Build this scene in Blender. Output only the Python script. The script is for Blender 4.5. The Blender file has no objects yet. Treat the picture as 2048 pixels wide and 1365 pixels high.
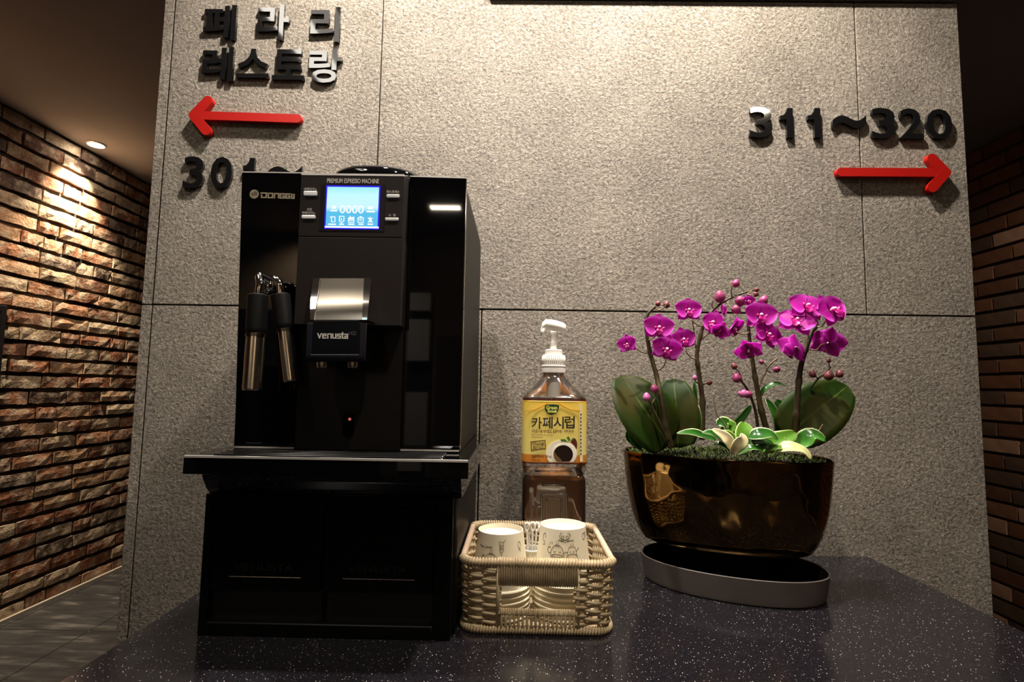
import bpy, bmesh, math, random
from mathutils import Vector, Matrix, Quaternion
random.seed(7)
PI = math.pi
sc = bpy.context.scene
COL = sc.collection

# ---------------------------------------------------------------- camera
FPX, PITCH, YAW, ROLL, CAMH = 1060.0, math.radians(4.96), math.radians(.66), math.radians(.93), .2965
F_ = Vector((-math.sin(YAW)*math.cos(PITCH), math.cos(YAW)*math.cos(PITCH), math.sin(PITCH)))
R0 = Vector((math.cos(YAW), math.sin(YAW), 0)); U0 = R0.cross(F_)
R_ = R0*math.cos(ROLL) + U0*math.sin(ROLL); U_ = U0*math.cos(ROLL) - R0*math.sin(ROLL)
CAM = Vector((0, -1, CAMH))
cd = bpy.data.cameras.new('camera'); cam = bpy.data.objects.new('camera', cd); COL.objects.link(cam)
cd.sensor_width = 36; cd.lens = 36*FPX/2048; cd.clip_start = .02
M = Matrix((R_, U_, -F_)).transposed().to_4x4(); M.translation = CAM
cam.matrix_world = M
sc.camera = cam

# ---------------------------------------------------------------- world, exposure, lights
w = bpy.data.worlds.new('world'); sc.world = w; w.use_nodes = True
w.node_tree.nodes['Background'].inputs[0].default_value = (.9, .8, .7, 1)
w.node_tree.nodes['Background'].inputs[1].default_value = .05
sc.view_settings.view_transform = 'Standard'; sc.view_settings.look = 'None'
sc.view_settings.gamma = 1; sc.view_settings.use_curve_mapping = False
sc.view_settings.exposure = 0.0
sc.cycles.transparent_max_bounces = 24
ZC, ZF = 1.5, -.787

def spot(name, loc, target, power, size, blend, color, radius=.03):
    l = bpy.data.lights.new(name, 'SPOT'); l.energy = power; l.color = color
    l.spot_size = math.radians(size); l.spot_blend = blend; l.shadow_soft_size = radius
    o = bpy.data.objects.new(name, l); COL.objects.link(o); o.location = loc
    d = Vector(target) - Vector(loc); o.rotation_euler = d.to_track_quat('-Z', 'Y').to_euler()
    return o
WARM = (1.0, .87, .72)
spot('wall_spot_light', (-.25, -.24, ZC-.03), (-.26, -.02, .3), 90, 140, 1, (1, .91, .84), .022)
spot('wall_spot_light', (.32, -.24, ZC-.03), (.36, -.02, .3), 100, 140, 1, (1, .91, .83), .022)
spot('counter_spot_light', (.22, -.80, ZC-.03), (.12, -.42, .0), 44, 74, .9, (1, .89, .77), .03)
spot('counter_spot_light', (-.62, -.86, ZC-.03), (-.25, -.3, .2), 14, 80, .9, (1, .88, .75), .03)
spot('corridor_spot_light', (-2.171, 1.589, ZC-.015), (-2.28, 1.585, .75), 210, 76, 1.0, (1, .84, .60), .02)
spot('corridor_spot_light', (-1.9, .55, ZC-.03), (-2.25, 1.3, -.1), 70, 110, 1.0, (1, .78, .58), .04)
spot('corridor_spot_light', (1.7, .3, ZC-.03), (2.25, 1.5, -.2), 34, 90, 1.0, (1, .78, .60), .04)
spot('rear_wall_light', (1.1, -3.45, ZC-.03), (1.1, -3.8, .7), 110, 120, 1.0, (1, .85, .66), .04)  # added washer, brightens the near wall so the steel pipes pick it up
spot('added_rear_fill', (-1.0, -2.2, ZC-.03), (-1.1, -3.2, .3), 60, 80, 1.0, (1, .92, .84), .04)  # added fill, lights the stand and partition for their reflections
spot('rear_wall_light', (-1.6, -3.45, ZC-.03), (-1.7, -3.8, .7), 110, 120, 1.0, (1, .85, .66), .04)

# ---------------------------------------------------------------- helpers
def ray(x, y): return F_*FPX + R_*(x-1024) - U_*(y-682.5)
def at(x, y, Y):
    d = ray(x, y); return CAM + d*((Y-CAM.y)/d.y)
def zat(x, y, Z):
    d = ray(x, y); return CAM + d*((Z-CAM.z)/d.z)
def srgb(*c):
    c = [v/255 for v in c]
    return tuple(v/12.92 if v <= .04045 else ((v+.055)/1.055)**2.4 for v in c)

def mat(name, color=(.5,.5,.5), rough=.5, metal=0.0, spec=.5, emit=None, estr=0, trans=0, ior=1.45, coat=0):
    m = bpy.data.materials.new(name); m.use_nodes = True
    b = m.node_tree.nodes['Principled BSDF']
    b.inputs['Base Color'].default_value = (*color, 1); b.inputs['Roughness'].default_value = rough
    b.inputs['Metallic'].default_value = metal; b.inputs['Specular IOR Level'].default_value = spec
    b.inputs['Transmission Weight'].default_value = trans; b.inputs['IOR'].default_value = ior
    b.inputs['Coat Weight'].default_value = coat
    if emit: b.inputs['Emission Color'].default_value = (*emit, 1); b.inputs['Emission Strength'].default_value = estr
    return m
class NT:
    def __init__(s, m):
        s.m = m; s.t = m.node_tree; s.n = s.t.nodes; s.b = s.n['Principled BSDF']; s.l = s.t.links.new
    def tex(s, kind, vec=None, **kw):
        n = s.n.new(kind)
        for k, v in kw.items():
            if k in n.inputs: n.inputs[k].default_value = v
            else: setattr(n, k, v)
        if vec: s.l(vec, n.inputs['Vector'])
        return n
    def co(s, out='Object'):
        return s.n.new('ShaderNodeTexCoord').outputs[out]
    def ramp(s, fac, stops, interp='LINEAR'):
        r = s.n.new('ShaderNodeValToRGB'); r.color_ramp.interpolation = interp
        e = r.color_ramp.elements
        while len(e) < len(stops): e.new(.5)
        for el, (p, c) in zip(e, stops):
            el.position = p; el.color = (*c, 1) if len(c) == 3 else c
        s.l(fac, r.inputs[0]); return r
    def mix(s, fac, a, b, mode='MIX'):
        x = s.n.new('ShaderNodeMix'); x.data_type = 'RGBA'; x.blend_type = mode
        for i, v in ((0, fac), (6, a), (7, b)):
            if hasattr(v, 'links'): s.l(v, x.inputs[i])
            else: x.inputs[i].default_value = v if i == 0 else (*v, 1)
        return x.outputs[2]
    def math(s, op, a, b=0.0):
        x = s.n.new('ShaderNodeMath'); x.operation = op
        for i, v in ((0, a), (1, b)):
            if hasattr(v, 'links'): s.l(v, x.inputs[i])
            else: x.inputs[i].default_value = v
        return x.outputs[0]
    def bump(s, h, strength, dist, prev=None):
        b = s.n.new('ShaderNodeBump'); b.inputs['Strength'].default_value = strength; b.inputs['Distance'].default_value = dist
        s.l(h, b.inputs['Height'])
        if prev: s.l(prev, b.inputs['Normal'])
        return b.outputs[0]

# ---- objects
def wloc(p):
    v = Vector((0, 0, 0))
    while p: v += p.location; p = p.parent
    return v
def finish(name, bm, m, parent=None, smooth=False, world=True):
    if parent and world: bmesh.ops.translate(bm, vec=-wloc(parent), verts=bm.verts)
    me = bpy.data.meshes.new(name); bm.normal_update()
    bm.to_mesh(me); bm.free()
    if m:
        for mm in (m if isinstance(m, (list, tuple)) else [m]): me.materials.append(mm)
    if smooth:
        me.polygons.foreach_set('use_smooth', [True]*len(me.polygons))
        if smooth == 'angle':
            try: me.set_sharp_from_angle(angle=math.radians(38))
            except Exception: pass
    o = bpy.data.objects.new(name, me); COL.objects.link(o)
    if parent: o.parent = parent
    if smooth == 'angle':
        wn = o.modifiers.new('normals', 'WEIGHTED_NORMAL'); wn.keep_sharp = True; wn.weight = 80
    return o
def tag(o, label=None, cat=None, group=None, kind=None):
    if label: o['label'] = label
    if cat: o['category'] = cat
    if group: o['group'] = group
    if kind: o['kind'] = kind
    return o
def empty(name, loc, label=None, cat=None, group=None, kind=None):
    o = bpy.data.objects.new(name, None); COL.objects.link(o); o.location = loc
    o.empty_display_size = .02
    return tag(o, label, cat, group, kind)
def recentre(o):
    me = o.data; vs = [v.co for v in me.vertices]
    c = Vector(((min(v.x for v in vs)+max(v.x for v in vs))/2, (min(v.y for v in vs)+max(v.y for v in vs))/2, min(v.z for v in vs)))
    me.transform(Matrix.Translation(-c)); o.location = o.location + c
    return o

def add_box(bm, x0, x1, y0, y1, z0, z1, bevel=0, seg=2):
    r = bmesh.ops.create_cube(bm, size=1); vs = r['verts']
    bmesh.ops.scale(bm, vec=(x1-x0, y1-y0, z1-z0), verts=vs)
    bmesh.ops.translate(bm, vec=((x0+x1)/2, (y0+y1)/2, (z0+z1)/2), verts=vs)
    if bevel:
        es = list({e for v in vs for e in v.link_edges})
        bmesh.ops.bevel(bm, geom=es, offset=bevel, segments=seg, profile=.5, affect='EDGES', clamp_overlap=True)
def box(name, x0, x1, y0, y1, z0, z1, m, parent=None, bevel=0, seg=2, smooth='angle'):
    bm = bmesh.new(); add_box(bm, x0, x1, y0, y1, z0, z1, bevel, seg)
    return finish(name, bm, m, parent, smooth if bevel else False)
def add_tube(bm, pts, rad, sides=8, cap=True, closed=False):
    pts = [Vector(p) for p in pts]; n = len(pts)
    rads = rad if isinstance(rad, (list, tuple)) else [rad]*n
    rings = []; up = Vector((0, 0, 1)); prev = None
    for i, p in enumerate(pts):
        a = pts[(i-1) % n] if (closed or i > 0) else p
        b = pts[(i+1) % n] if (closed or i < n-1) else p
        t = (b-a); t = t.normalized() if t.length > 1e-9 else Vector((0, 0, 1))
        if prev is None:
            s = t.cross(up)
            if s.length < .05: s = t.cross(Vector((1, 0, 0)))
        else: s = prev - t*prev.dot(t)
        s.normalize(); prev = s; q = t.cross(s)
        rings.append([bm.verts.new(p + (s*math.cos(2*PI*k/sides) + q*math.sin(2*PI*k/sides))*rads[i]) for k in range(sides)])
    m_ = n if closed else n-1
    for i in range(m_):
        A, B = rings[i], rings[(i+1) % n]
        for k in range(sides):
            bm.faces.new((A[k], A[(k+1) % sides], B[(k+1) % sides], B[k]))
    if cap and not closed:
        bm.faces.new(rings[0][::-1]); bm.faces.new(rings[-1])
def tube(name, pts, rad, m, parent=None, sides=8, smooth='angle', closed=False):
    bm = bmesh.new(); add_tube(bm, pts, rad, sides, True, closed)
    bmesh.ops.recalc_face_normals(bm, faces=bm.faces)
    return finish(name, bm, m, parent, smooth)
def spline(pts, n=6):
    P = [Vector(p) for p in pts]; out = []
    for i in range(len(P)-1):
        p0 = P[max(i-1, 0)]; p1 = P[i]; p2 = P[i+1]; p3 = P[min(i+2, len(P)-1)]
        for k in range(n):
            t = k/n
            out.append(.5*((2*p1)+(p2-p0)*t+(2*p0-5*p1+4*p2-p3)*t*t+(3*p1-p0-3*p2+p3)*t**3))
    out.append(P[-1]); return out
def ring_pts(cx, cy, z, hx, hy, power=2.0, ang=0.0, n=48):
    out = []
    for k in range(n):
        a = 2*PI*k/n; c, s = math.cos(a), math.sin(a)
        x = math.copysign(abs(c)**(2/power), c)*hx; y = math.copysign(abs(s)**(2/power), s)*hy
        out.append(Vector((cx + x*math.cos(ang) - y*math.sin(ang), cy + x*math.sin(ang) + y*math.cos(ang), z)))
    return out
def add_loft(bm, rings, cap0=True, cap1=True):
    R = [[bm.verts.new(p) for p in r] for r in rings]; n = len(R[0])
    for i in range(len(R)-1):
        for k in range(n): bm.faces.new((R[i][k], R[i][(k+1) % n], R[i+1][(k+1) % n], R[i+1][k]))
    if cap0: bm.faces.new(R[0][::-1])
    if cap1: bm.faces.new(R[-1])
def loft(name, rings, m, parent=None, cap0=True, cap1=True, smooth='angle', recalc=True):
    bm = bmesh.new(); add_loft(bm, rings, cap0, cap1)
    if recalc: bmesh.ops.recalc_face_normals(bm, faces=bm.faces)
    return finish(name, bm, m, parent, smooth)
def lathe(name, prof, cx, cy, m, parent=None, n=40, caps=(True, True)):
    return loft(name, [ring_pts(cx, cy, z, r, r, 2, 0, n) for r, z in prof], m, parent, *caps)
def add_prism(bm, poly, y0, y1):
    """poly: list of (x,z); extruded between y0 and y1"""
    A = [bm.verts.new((x, y0, z)) for x, z in poly]; B = [bm.verts.new((x, y1, z)) for x, z in poly]
    n = len(poly)
    bm.faces.new(A); bm.faces.new(B[::-1])
    for k in range(n): bm.faces.new((A[k], B[k], B[(k+1) % n], A[(k+1) % n]))
def prism(name, poly, y0, y1, m, parent=None, bevel=0, smooth='angle'):
    bm = bmesh.new(); add_prism(bm, poly, y0, y1); bmesh.ops.recalc_face_normals(bm, faces=bm.faces)
    if bevel: bmesh.ops.bevel(bm, geom=list(bm.edges), offset=bevel, segments=2, profile=.5, affect='EDGES', clamp_overlap=True)
    return finish(name, bm, m, parent, smooth if bevel else False)
def xprism(name, poly, x0, x1, m, parent=None, bevel=0):
    """poly: list of (y,z); extruded along x"""
    bm = bmesh.new()
    A = [bm.verts.new((x0, y, z)) for y, z in poly]; B = [bm.verts.new((x1, y, z)) for y, z in poly]
    n = len(poly); bm.faces.new(A); bm.faces.new(B[::-1])
    for k in range(n): bm.faces.new((A[k], B[k], B[(k+1) % n], A[(k+1) % n]))
    bmesh.ops.recalc_face_normals(bm, faces=bm.faces)
    if bevel: bmesh.ops.bevel(bm, geom=list(bm.edges), offset=bevel, segments=2, profile=.5, affect='EDGES', clamp_overlap=True)
    return finish(name, bm, m, parent, 'angle' if bevel else False)

def text_mesh(s, offset=0.0, depth=0.0, res=3, spacing=1.0, shear=0.0):
    cu = bpy.data.curves.new('t', 'FONT'); cu.body = s; cu.offset = offset; cu.extrude = depth; cu.resolution_u = res
    cu.space_character = spacing; cu.shear = shear; cu.align_x = 'LEFT'
    o = bpy.data.objects.new('t', cu); COL.objects.link(o)
    dg = bpy.context.evaluated_depsgraph_get(); dg.update()
    me = bpy.data.meshes.new_from_object(o.evaluated_get(dg))
    bpy.data.objects.remove(o); bpy.data.curves.remove(cu)
    return me
def text(name, s, x0, x1, z0, z1, y, m, parent=None, thick=0.0, offset=0.0, spacing=1.0, shear=0.0, keep=False, flip=False):
    """lettering facing -Y inside the box x0..x1, z0..z1; front face at y, back at y+thick"""
    me = text_mesh(s, offset, .05 if thick else 0.0, spacing=spacing, shear=shear)
    vs = me.vertices
    if not len(vs): return None
    ax, bx = min(v.co.x for v in vs), max(v.co.x for v in vs); ay, by = min(v.co.y for v in vs), max(v.co.y for v in vs)
    sx = (x1-x0)/(bx-ax); sz = (z1-z0)/(by-ay)
    if keep: sx = sz = min(sx, sz)
    for v in vs:
        X = x0 + (v.co.x-ax)*sx; Z = z0 + (v.co.y-ay)*sz
        if flip: X = x0 + x1 - X; Z = z0 + z1 - Z
        v.co = Vector((X, y + ((.05 - v.co.z)/.1*thick if thick else 0), Z))
    me.materials.clear(); me.materials.append(m)
    if parent: me.transform(Matrix.Translation(-wloc(parent)))
    o = bpy.data.objects.new(name, me); me.name = name; COL.objects.link(o)
    if parent: o.parent = parent
    return o
def ptext(name, s, px, Y, m, parent, **kw):
    """same, the box read from four photo pixels (x0, ytop, x1, ybottom) on the plane y=Y"""
    a = at(px[0], px[3], Y); b = at(px[2], px[1], Y)
    return text(name, s, a.x, b.x, a.z, b.z, Y, m, parent, **kw)

# ---------------------------------------------------------------- materials
def stone_mat():
    m = mat('flamed_granite', rough=.55, spec=.5); k = NT(m); co = k.co()
    n1 = k.tex('ShaderNodeTexNoise', co, Scale=165.0, Detail=6.0, Roughness=.66, Distortion=.5)
    n2 = k.tex('ShaderNodeTexNoise', co, Scale=9.0, Detail=5.0, Roughness=.6)
    n3 = k.tex('ShaderNodeTexNoise', co, Scale=420.0, Detail=3.0, Roughness=.6, Distortion=.8)
    c1 = k.ramp(n1.outputs[0], [(.34, srgb(96,89,80)), (.52, srgb(148,140,127)), (.70, srgb(184,175,161))])
    c2 = k.ramp(n2.outputs[0], [(.35, srgb(225,222,214)), (.65, srgb(255,252,246))])
    c = k.mix(1.0, c1.outputs[0], c2.outputs[0], 'MULTIPLY')
    pit = k.ramp(n3.outputs[0], [(.33, (.35,.34,.33)), (.42, (1,1,1))])
    c = k.mix(.8, c, pit.outputs[0], 'MULTIPLY')
    k.l(c, k.b.inputs['Base Color'])
    k.l(k.ramp(n3.outputs[0], [(.45, (.55,)*3), (.66, (.17,)*3)]).outputs[0], k.b.inputs['Roughness'])
    h = k.math('ADD', n1.outputs[0], k.math('MULTIPLY', n3.outputs[0], .35))
    k.l(k.bump(h, 1.0, .0062), k.b.inputs['Normal'])
    return m
STONE = stone_mat()
DARKGAP = mat('dark_joint', (.006,.006,.006), .9)
def brick_mat():
    m = mat('old_brick', rough=.85, spec=.25); k = NT(m)
    oi = k.n.new('ShaderNodeObjectInfo'); co = k.co()
    sh = k.n.new('ShaderNodeVectorMath'); sh.operation = 'ADD'
    cx = k.n.new('ShaderNodeCombineXYZ'); k.l(k.math('MULTIPLY', oi.outputs['Random'], 37.0), cx.inputs[0]); k.l(k.math('MULTIPLY', oi.outputs['Random'], 91.0), cx.inputs[2])
    k.l(co, sh.inputs[0]); k.l(cx.outputs[0], sh.inputs[1]); v = sh.outputs[0]
    base = k.ramp(oi.outputs['Random'], [(0, srgb(150,98,72)), (.16, srgb(170,118,88)), (.3, srgb(132,92,72)), (.44, srgb(178,138,106)), (.58, srgb(166,142,118)), (.76, srgb(190,166,138)), (.92, srgb(100,80,70))], 'CONSTANT')
    n = k.tex('ShaderNodeTexNoise', v, Scale=16.0, Detail=5.0, Roughness=.65)
    n2 = k.tex('ShaderNodeTexNoise', v, Scale=90.0, Detail=3.0, Roughness=.6)
    c = k.mix(k.ramp(n.outputs[0], [(.46, (0,0,0)), (.64, (.8,.8,.8))]).outputs[0], base.outputs[0], srgb(205,188,164))
    c = k.mix(k.ramp(n.outputs[0], [(.30, (.8,.8,.8)), (.42, (0,0,0))]).outputs[0], c, srgb(70,46,38))
    c = k.mix(.7, c, k.ramp(n2.outputs[0], [(.3, (.6,.6,.6)), (.6, (1,1,1))]).outputs[0], 'MULTIPLY')
    k.l(c, k.b.inputs['Base Color'])
    k.l(k.bump(k.math('ADD', n.outputs[0], k.math('MULTIPLY', n2.outputs[0], .3)), .8, .008), k.b.inputs['Normal'])
    return m
BRICK = brick_mat()
def brick_dark_mat():
    m = mat('brown_brick', rough=.8, spec=.25); k = NT(m)
    oi = k.n.new('ShaderNodeObjectInfo'); co = k.co()
    base = k.ramp(oi.outputs['Random'], [(0, srgb(112,80,62)), (.3, srgb(126,88,66)), (.5, srgb(104,86,72)), (.72, srgb(142,106,84)), (.86, srgb(82,68,60)), (.93, srgb(186,152,128))], 'CONSTANT')
    n = k.tex('ShaderNodeTexNoise', co, Scale=18.0, Detail=5.0, Roughness=.6)
    c = k.mix(.6, base.outputs[0], k.ramp(n.outputs[0], [(.3, (.55,.55,.55)), (.65, (1,1,1))]).outputs[0], 'MULTIPLY')
    k.l(c, k.b.inputs['Base Color']); k.l(k.bump(n.outputs[0], .6, .006), k.b.inputs['Normal'])
    return m
BRICK2 = brick_dark_mat()
def noisy(name, c0, c1, scale, rough, bumpd=0, spec=.5, metal=0):
    m = mat(name, c0, rough, metal, spec); k = NT(m)
    n = k.tex('ShaderNodeTexNoise', k.co(), Scale=scale, Detail=5.0, Roughness=.6)
    k.l(k.ramp(n.outputs[0], [(.35, c0), (.65, c1)]).outputs[0], k.b.inputs['Base Color'])
    if bumpd: k.l(k.bump(n.outputs[0], .5, bumpd), k.b.inputs['Normal'])
    return m
MORTAR = noisy('dark_mortar', srgb(46,37,32), srgb(66,54,46), 30, .95, .004)
CEIL = noisy('brown_ceiling_paint', srgb(142,140,142), srgb(148,146,148), 3, .9)
GROUT = mat('floor_grout', srgb(150,142,134), .8)
def slate():
    m = mat('slate_tile', rough=.42); k = NT(m)
    mp = k.n.new('ShaderNodeMapping'); mp.inputs['Scale'].default_value = (3, 14, 3); mp.inputs['Rotation'].default_value = (0, 0, .5); k.l(k.co(), mp.inputs[0])
    n = k.tex('ShaderNodeTexNoise', mp.outputs[0], Scale=1.6, Detail=6.0, Roughness=.6, Distortion=.4)
    k.l(k.ramp(n.outputs[0], [(.38, srgb(44,43,44)), (.55, srgb(60,58,58)), (.72, srgb(104,101,98))]).outputs[0], k.b.inputs['Base Color'])
    k.l(k.bump(n.outputs[0], .4, .004), k.b.inputs['Normal'])
    return m
SLATE = slate()
def quartz():
    m = mat('black_quartz', srgb(18,17,19), .15, 0, .6); k = NT(m); co = k.co()
    v = k.tex('ShaderNodeTexVoronoi', co, Scale=520.0, Randomness=1.0)
    sep = k.n.new('ShaderNodeSeparateColor'); k.l(v.outputs['Color'], sep.inputs[0])
    near = k.math('LESS_THAN', v.outputs['Distance'], .27)
    pick = k.math('GREATER_THAN', sep.outputs[0], .82)
    f = k.math('MULTIPLY', near, pick)
    v2 = k.tex('ShaderNodeTexVoronoi', co, Scale=900.0); s2 = k.n.new('ShaderNodeSeparateColor'); k.l(v2.outputs['Color'], s2.inputs[0])
    c = k.mix(k.math('MULTIPLY', s2.outputs[0], .5), srgb(15,14,16), srgb(40,37,41))
    bright = k.mix(k.math('POWER', sep.outputs[1], 2.5), srgb(60,58,62), srgb(215,210,210))
    k.l(k.mix(f, c, bright), k.b.inputs['Base Color'])
    return m
QUARTZ = quartz()
BLACKPL = noisy('black_satin_plastic', srgb(5,5,5), srgb(7,7,6), 40, .40, spec=.12)
GLOSS = mat('gloss_black', (.002,.002,.0025), .03, 0, .5)
PANEL = noisy('graphite_plastic', srgb(34,29,29), srgb(37,32,31), 60, .45, spec=.35)
PANEL2 = noisy('dark_graphite_plastic', srgb(17,15,15), srgb(20,18,17), 60, .42, spec=.3)
CHROME = mat('chrome', (.82,.80,.76), .08, 1)
STEEL = mat('brushed_steel', (.82,.78,.68), .20, 1)
TRIM = mat('polished_trim', (.95,.93,.90), .5, .8)
DARKMETAL = mat('dark_brushed_metal', (.16,.145,.12), .26, 1)
RUBBER = mat('black_rubber', (.006,.006,.006), .5, 0, .3)
SILVERINK = mat('silver_print', srgb(196,186,160), .35, .4)
WHITEINK = mat('white_print', srgb(225,222,215), .5)
LETTERBLK = mat('gloss_black_acrylic', (.006,.006,.006), .05, 0, .7, ior=1.66)
RED = mat('red_acrylic', srgb(160,12,3), .42)
WHITEPL = mat('white_plastic', srgb(236,232,222), .35)
PAPER = noisy('cream_paper', srgb(232,222,192), srgb(238,229,203), 30, .7)
PAPERW = mat('white_paper', srgb(240,236,224), .65)
BLACKINK = mat('black_print', (.012,.011,.010), .6)
WICKER = noisy('wicker', srgb(162,142,108), srgb(190,170,134), 60, .42, .001)
WICKER2 = noisy('rattan_rim', srgb(172,148,126), srgb(196,172,148), 40, .5)

# ---------------------------------------------------------------- setting: stone wall
wall = empty('wall_back', (0, 0, ZF), kind='structure')
core = box('wall_core', -.70, .862, .021, .40, ZF, ZC, DARKGAP, wall)
def panel(x0, x1, z0, z1, y=0.0, g=.0012):
    return box('stone_panel', x0+g, x1-g, y, y+.0205, z0+g, z1-g, STONE, wall, bevel=.0012, seg=1)
panel(-.703, -.281, .443, 1.12); panel(-.281, .659, .443, 1.0717); panel(.659, .863, .443, 1.0717)
panel(-.703, -.070, -.30, .443); panel(-.070, .863, -.30, .443)
panel(-.281, -.0718, 1.0717, ZC); panel(-.703, -.281, 1.12, ZC)
panel(-.0718, .863, 1.0727, ZC, y=-.009)
panel(-.703, -.07, ZF, -.30); panel(-.07, .863, ZF, -.30)
# side claddings, whose stone edge shows at the left
for z0, z1 in ((ZF, .443), (.443, ZC)):
    box('side_panel', -.7242, -.7045, .001, .40, z0+.001, z1-.001, STONE, wall, bevel=.001, seg=1)
    box('side_panel', .8625, .8640, .022, .40, z0+.001, z1-.001, STONE, wall)
box('rear_panel', -.70, .862, .40, .42, ZF, ZC, STONE, wall)

# ---------------------------------------------------------------- setting: corridor walls of brick
XL, XR, YB, YN = -2.28, 2.25, 4.0, -3.8
NROW = 31
PITCHZ, BL, BH = (ZC-ZF)/NROW, .198, .0590
def brick_mesh(name, seed, rough_, m):
    rnd = random.Random(seed); bm = bmesh.new(); nx, nz = 5, 2; L, H, D = BL, BH, .016
    g = {}
    for i in range(nx+1):
        for j in range(nz+1):
            e = (i in (0, nx)) or (j in (0, nz))
            y = -L/2 + L*i/nx + (rnd.uniform(-.003, .003) if 0 < i < nx else rnd.uniform(-.002, .001)*(1 if i else -1)*rough_)
            z = -H/2 + H*j/nz + (rnd.uniform(-.0025, .0025)*rough_ if 0 < j < nz else (rnd.uniform(0, .006)*rough_*rough_*(1 if j == 0 else -1)))
            x = D - (rnd.uniform(.001, .006)*rough_ if e else rnd.uniform(0, .003)*rough_)
            g[i, j] = bm.verts.new((x, y, z))
    for i in range(nx):
        for j in range(nz): bm.faces.new((g[i, j], g[i+1, j], g[i+1, j+1], g[i, j+1]))
    ring = [(i, 0) for i in range(nx)] + [(nx, j) for j in range(nz)] + [(i, nz) for i in range(nx, 0, -1)] + [(0, j) for j in range(nz, 0, -1)]
    bk = {k: bm.verts.new((0, g[k].co.y, g[k].co.z)) for k in ring}
    for a, b in zip(ring, ring[1:]+ring[:1]): bm.faces.new((g[b], g[a], bk[a], bk[b]))
    bmesh.ops.recalc_face_normals(bm, faces=bm.faces)
    me = bpy.data.meshes.new(name); bm.to_mesh(me); bm.free(); me.materials.append(m)
    return me
def brick_wall(name, x, sgn, m, y0, y1, n_var, rough_, cap=300):
    wl = empty(name, (x, 0, ZF), kind='structure')
    box('mortar_bed', min(x, x-sgn*.15), max(x, x-sgn*.15), YN, YB, ZF, ZC, MORTAR, wl)
    vs = [brick_mesh('brick', 100+k, rough_, m) for k in range(n_var)]
    rnd = random.Random(5); rest = bmesh.new(); n = 0
    for r in range(NROW):
        z = ZF + PITCHZ*(r+.5); y = -1.0 + (.105 if r % 2 else 0) + rnd.uniform(-.02, .02)
        while y < 3.6:
            ln = BL*(rnd.choice((1, 1, 1, 1, .52)) if rough_ > .5 else 1)*rnd.uniform(.97, 1.03)
            yc = y + ln/2; y += ln + .011
            if y0 < yc < y1 and n < cap:
                o = bpy.data.objects.new('brick', rnd.choice(vs)); COL.objects.link(o); o.parent = wl
                o.location = (0 if 1 else 0, yc, z-ZF)
                o.scale = (rnd.uniform(.6, 1.25) if rough_ > .5 else rnd.uniform(.8, 1), ln/BL, rnd.uniform(.97, 1.04))
                if sgn < 0: o.rotation_euler = (0, 0, PI)
                o.rotation_euler.x = rnd.uniform(-.012, .012)*rough_
                n += 1
            else:
                add_box(rest, min(x, x+sgn*.013), max(x, x+sgn*.013), yc-ln/2, yc+ln/2, z-BH/2, z+BH/2)
    tag(finish('brickwork', rest, m, wl), kind='stuff')
    return wl
wl = brick_wall('wall_left', XL, 1, BRICK, 1.10, 2.62, 9, 1.0)
wr = brick_wall('wall_right', XR, -1, BRICK2, 1.02, 2.2, 5, .4)
tag(box('wall_far', XL-.15, XR+.15, YB, YB+.1, ZF, ZC, MORTAR), kind='structure')
tag(box('wall_near', XL-.15, XR+.15, YN-.1, YN, ZF, ZC, noisy('warm_wall_paint', srgb(120,104,88), srgb(130,114,96), 4, .8)), kind='structure')
bsm = mat('pale_trim', srgb(176,166,154), .5)
tag(box('baseboard_left', XL+.0155, XL+.03, -1, 3.6, ZF+.004, ZF+.022, bsm), kind='structure')
tag(box('baseboard_right', XR-.03, XR-.0155, -1, 3.6, ZF+.004, ZF+.022, mat('dark_trim', srgb(60,52,46), .5)), kind='structure')
# floor with tiles
fl = empty('floor', (0, 0, ZF), kind='structure')
box('floor_slab', XL-.15, XR+.15, YN-.1, YB+.1, ZF-.1, ZF+.001, GROUT, fl)
tm = None
for i in range(12):
    for j in range(20):
        x0, y0 = -2.233 - .4 + .4*i, -3.83 + .4*j
        xa, xb = max(x0, XL+.016), min(x0+.4, XR-.016)
        if xb-xa < .02: continue
        bm = bmesh.new(); add_box(bm, xa+.0025, xb-.0025, max(y0, YN)+.0025, min(y0+.4, YB)-.0025, ZF, ZF+.004)
        finish('floor_tile', bm, SLATE, fl)
tag(box('ceiling', XL-.15, XR+.15, YN-.1, YB+.1, ZC, ZC+.1, CEIL), kind='structure')

# ---------------------------------------------------------------- ceiling lights
LAMP = mat('lamp_face', (1, .9, .75), .4, emit=(1, .86, .68), estr=70)
WTRIM = mat('lamp_trim', srgb(200,192,180), .3, .3)
def downlight(x, y, r, label, lm=LAMP):
    t = empty('downlight', (x, y, ZC), label, 'ceiling light', 'recessed ceiling downlights')
    lathe('trim_ring', [(r*1.25, ZC), (r*1.25, ZC-.004), (r*1.05, ZC-.008), (r*1.0, ZC-.004), (r*1.0, ZC)], x, y, WTRIM, t, 28, (False, False))
    lathe('lamp_lens', [(r*.98, ZC-.001), (r*.9, ZC-.0045), (r*.3, ZC-.006)], x, y, lm, t, 24)
downlight(-2.171, 1.589, .035, 'small lit downlight in the ceiling above the left brick wall')
downlight(-1.9, .55, .035, 'lit downlight nearer the camera above the left corridor')
downlight(1.7, .3, .035, 'lit downlight above the dim right corridor')
downlight(-.25, -.24, .04, 'lit downlight above the left part of the stone wall')
downlight(.32, -.24, .04, 'lit downlight above the right part of the stone wall')
downlight(.22, -.80, .04, 'lit downlight above the front of the counter')
downlight(1.02, -1.18, .05, 'lit downlight in the ceiling right of the camera')
t = empty('ceiling_lamp', (-.50, -3.12, ZC), 'short bright bar lamp in the ceiling far behind the camera', 'ceiling light')
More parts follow.
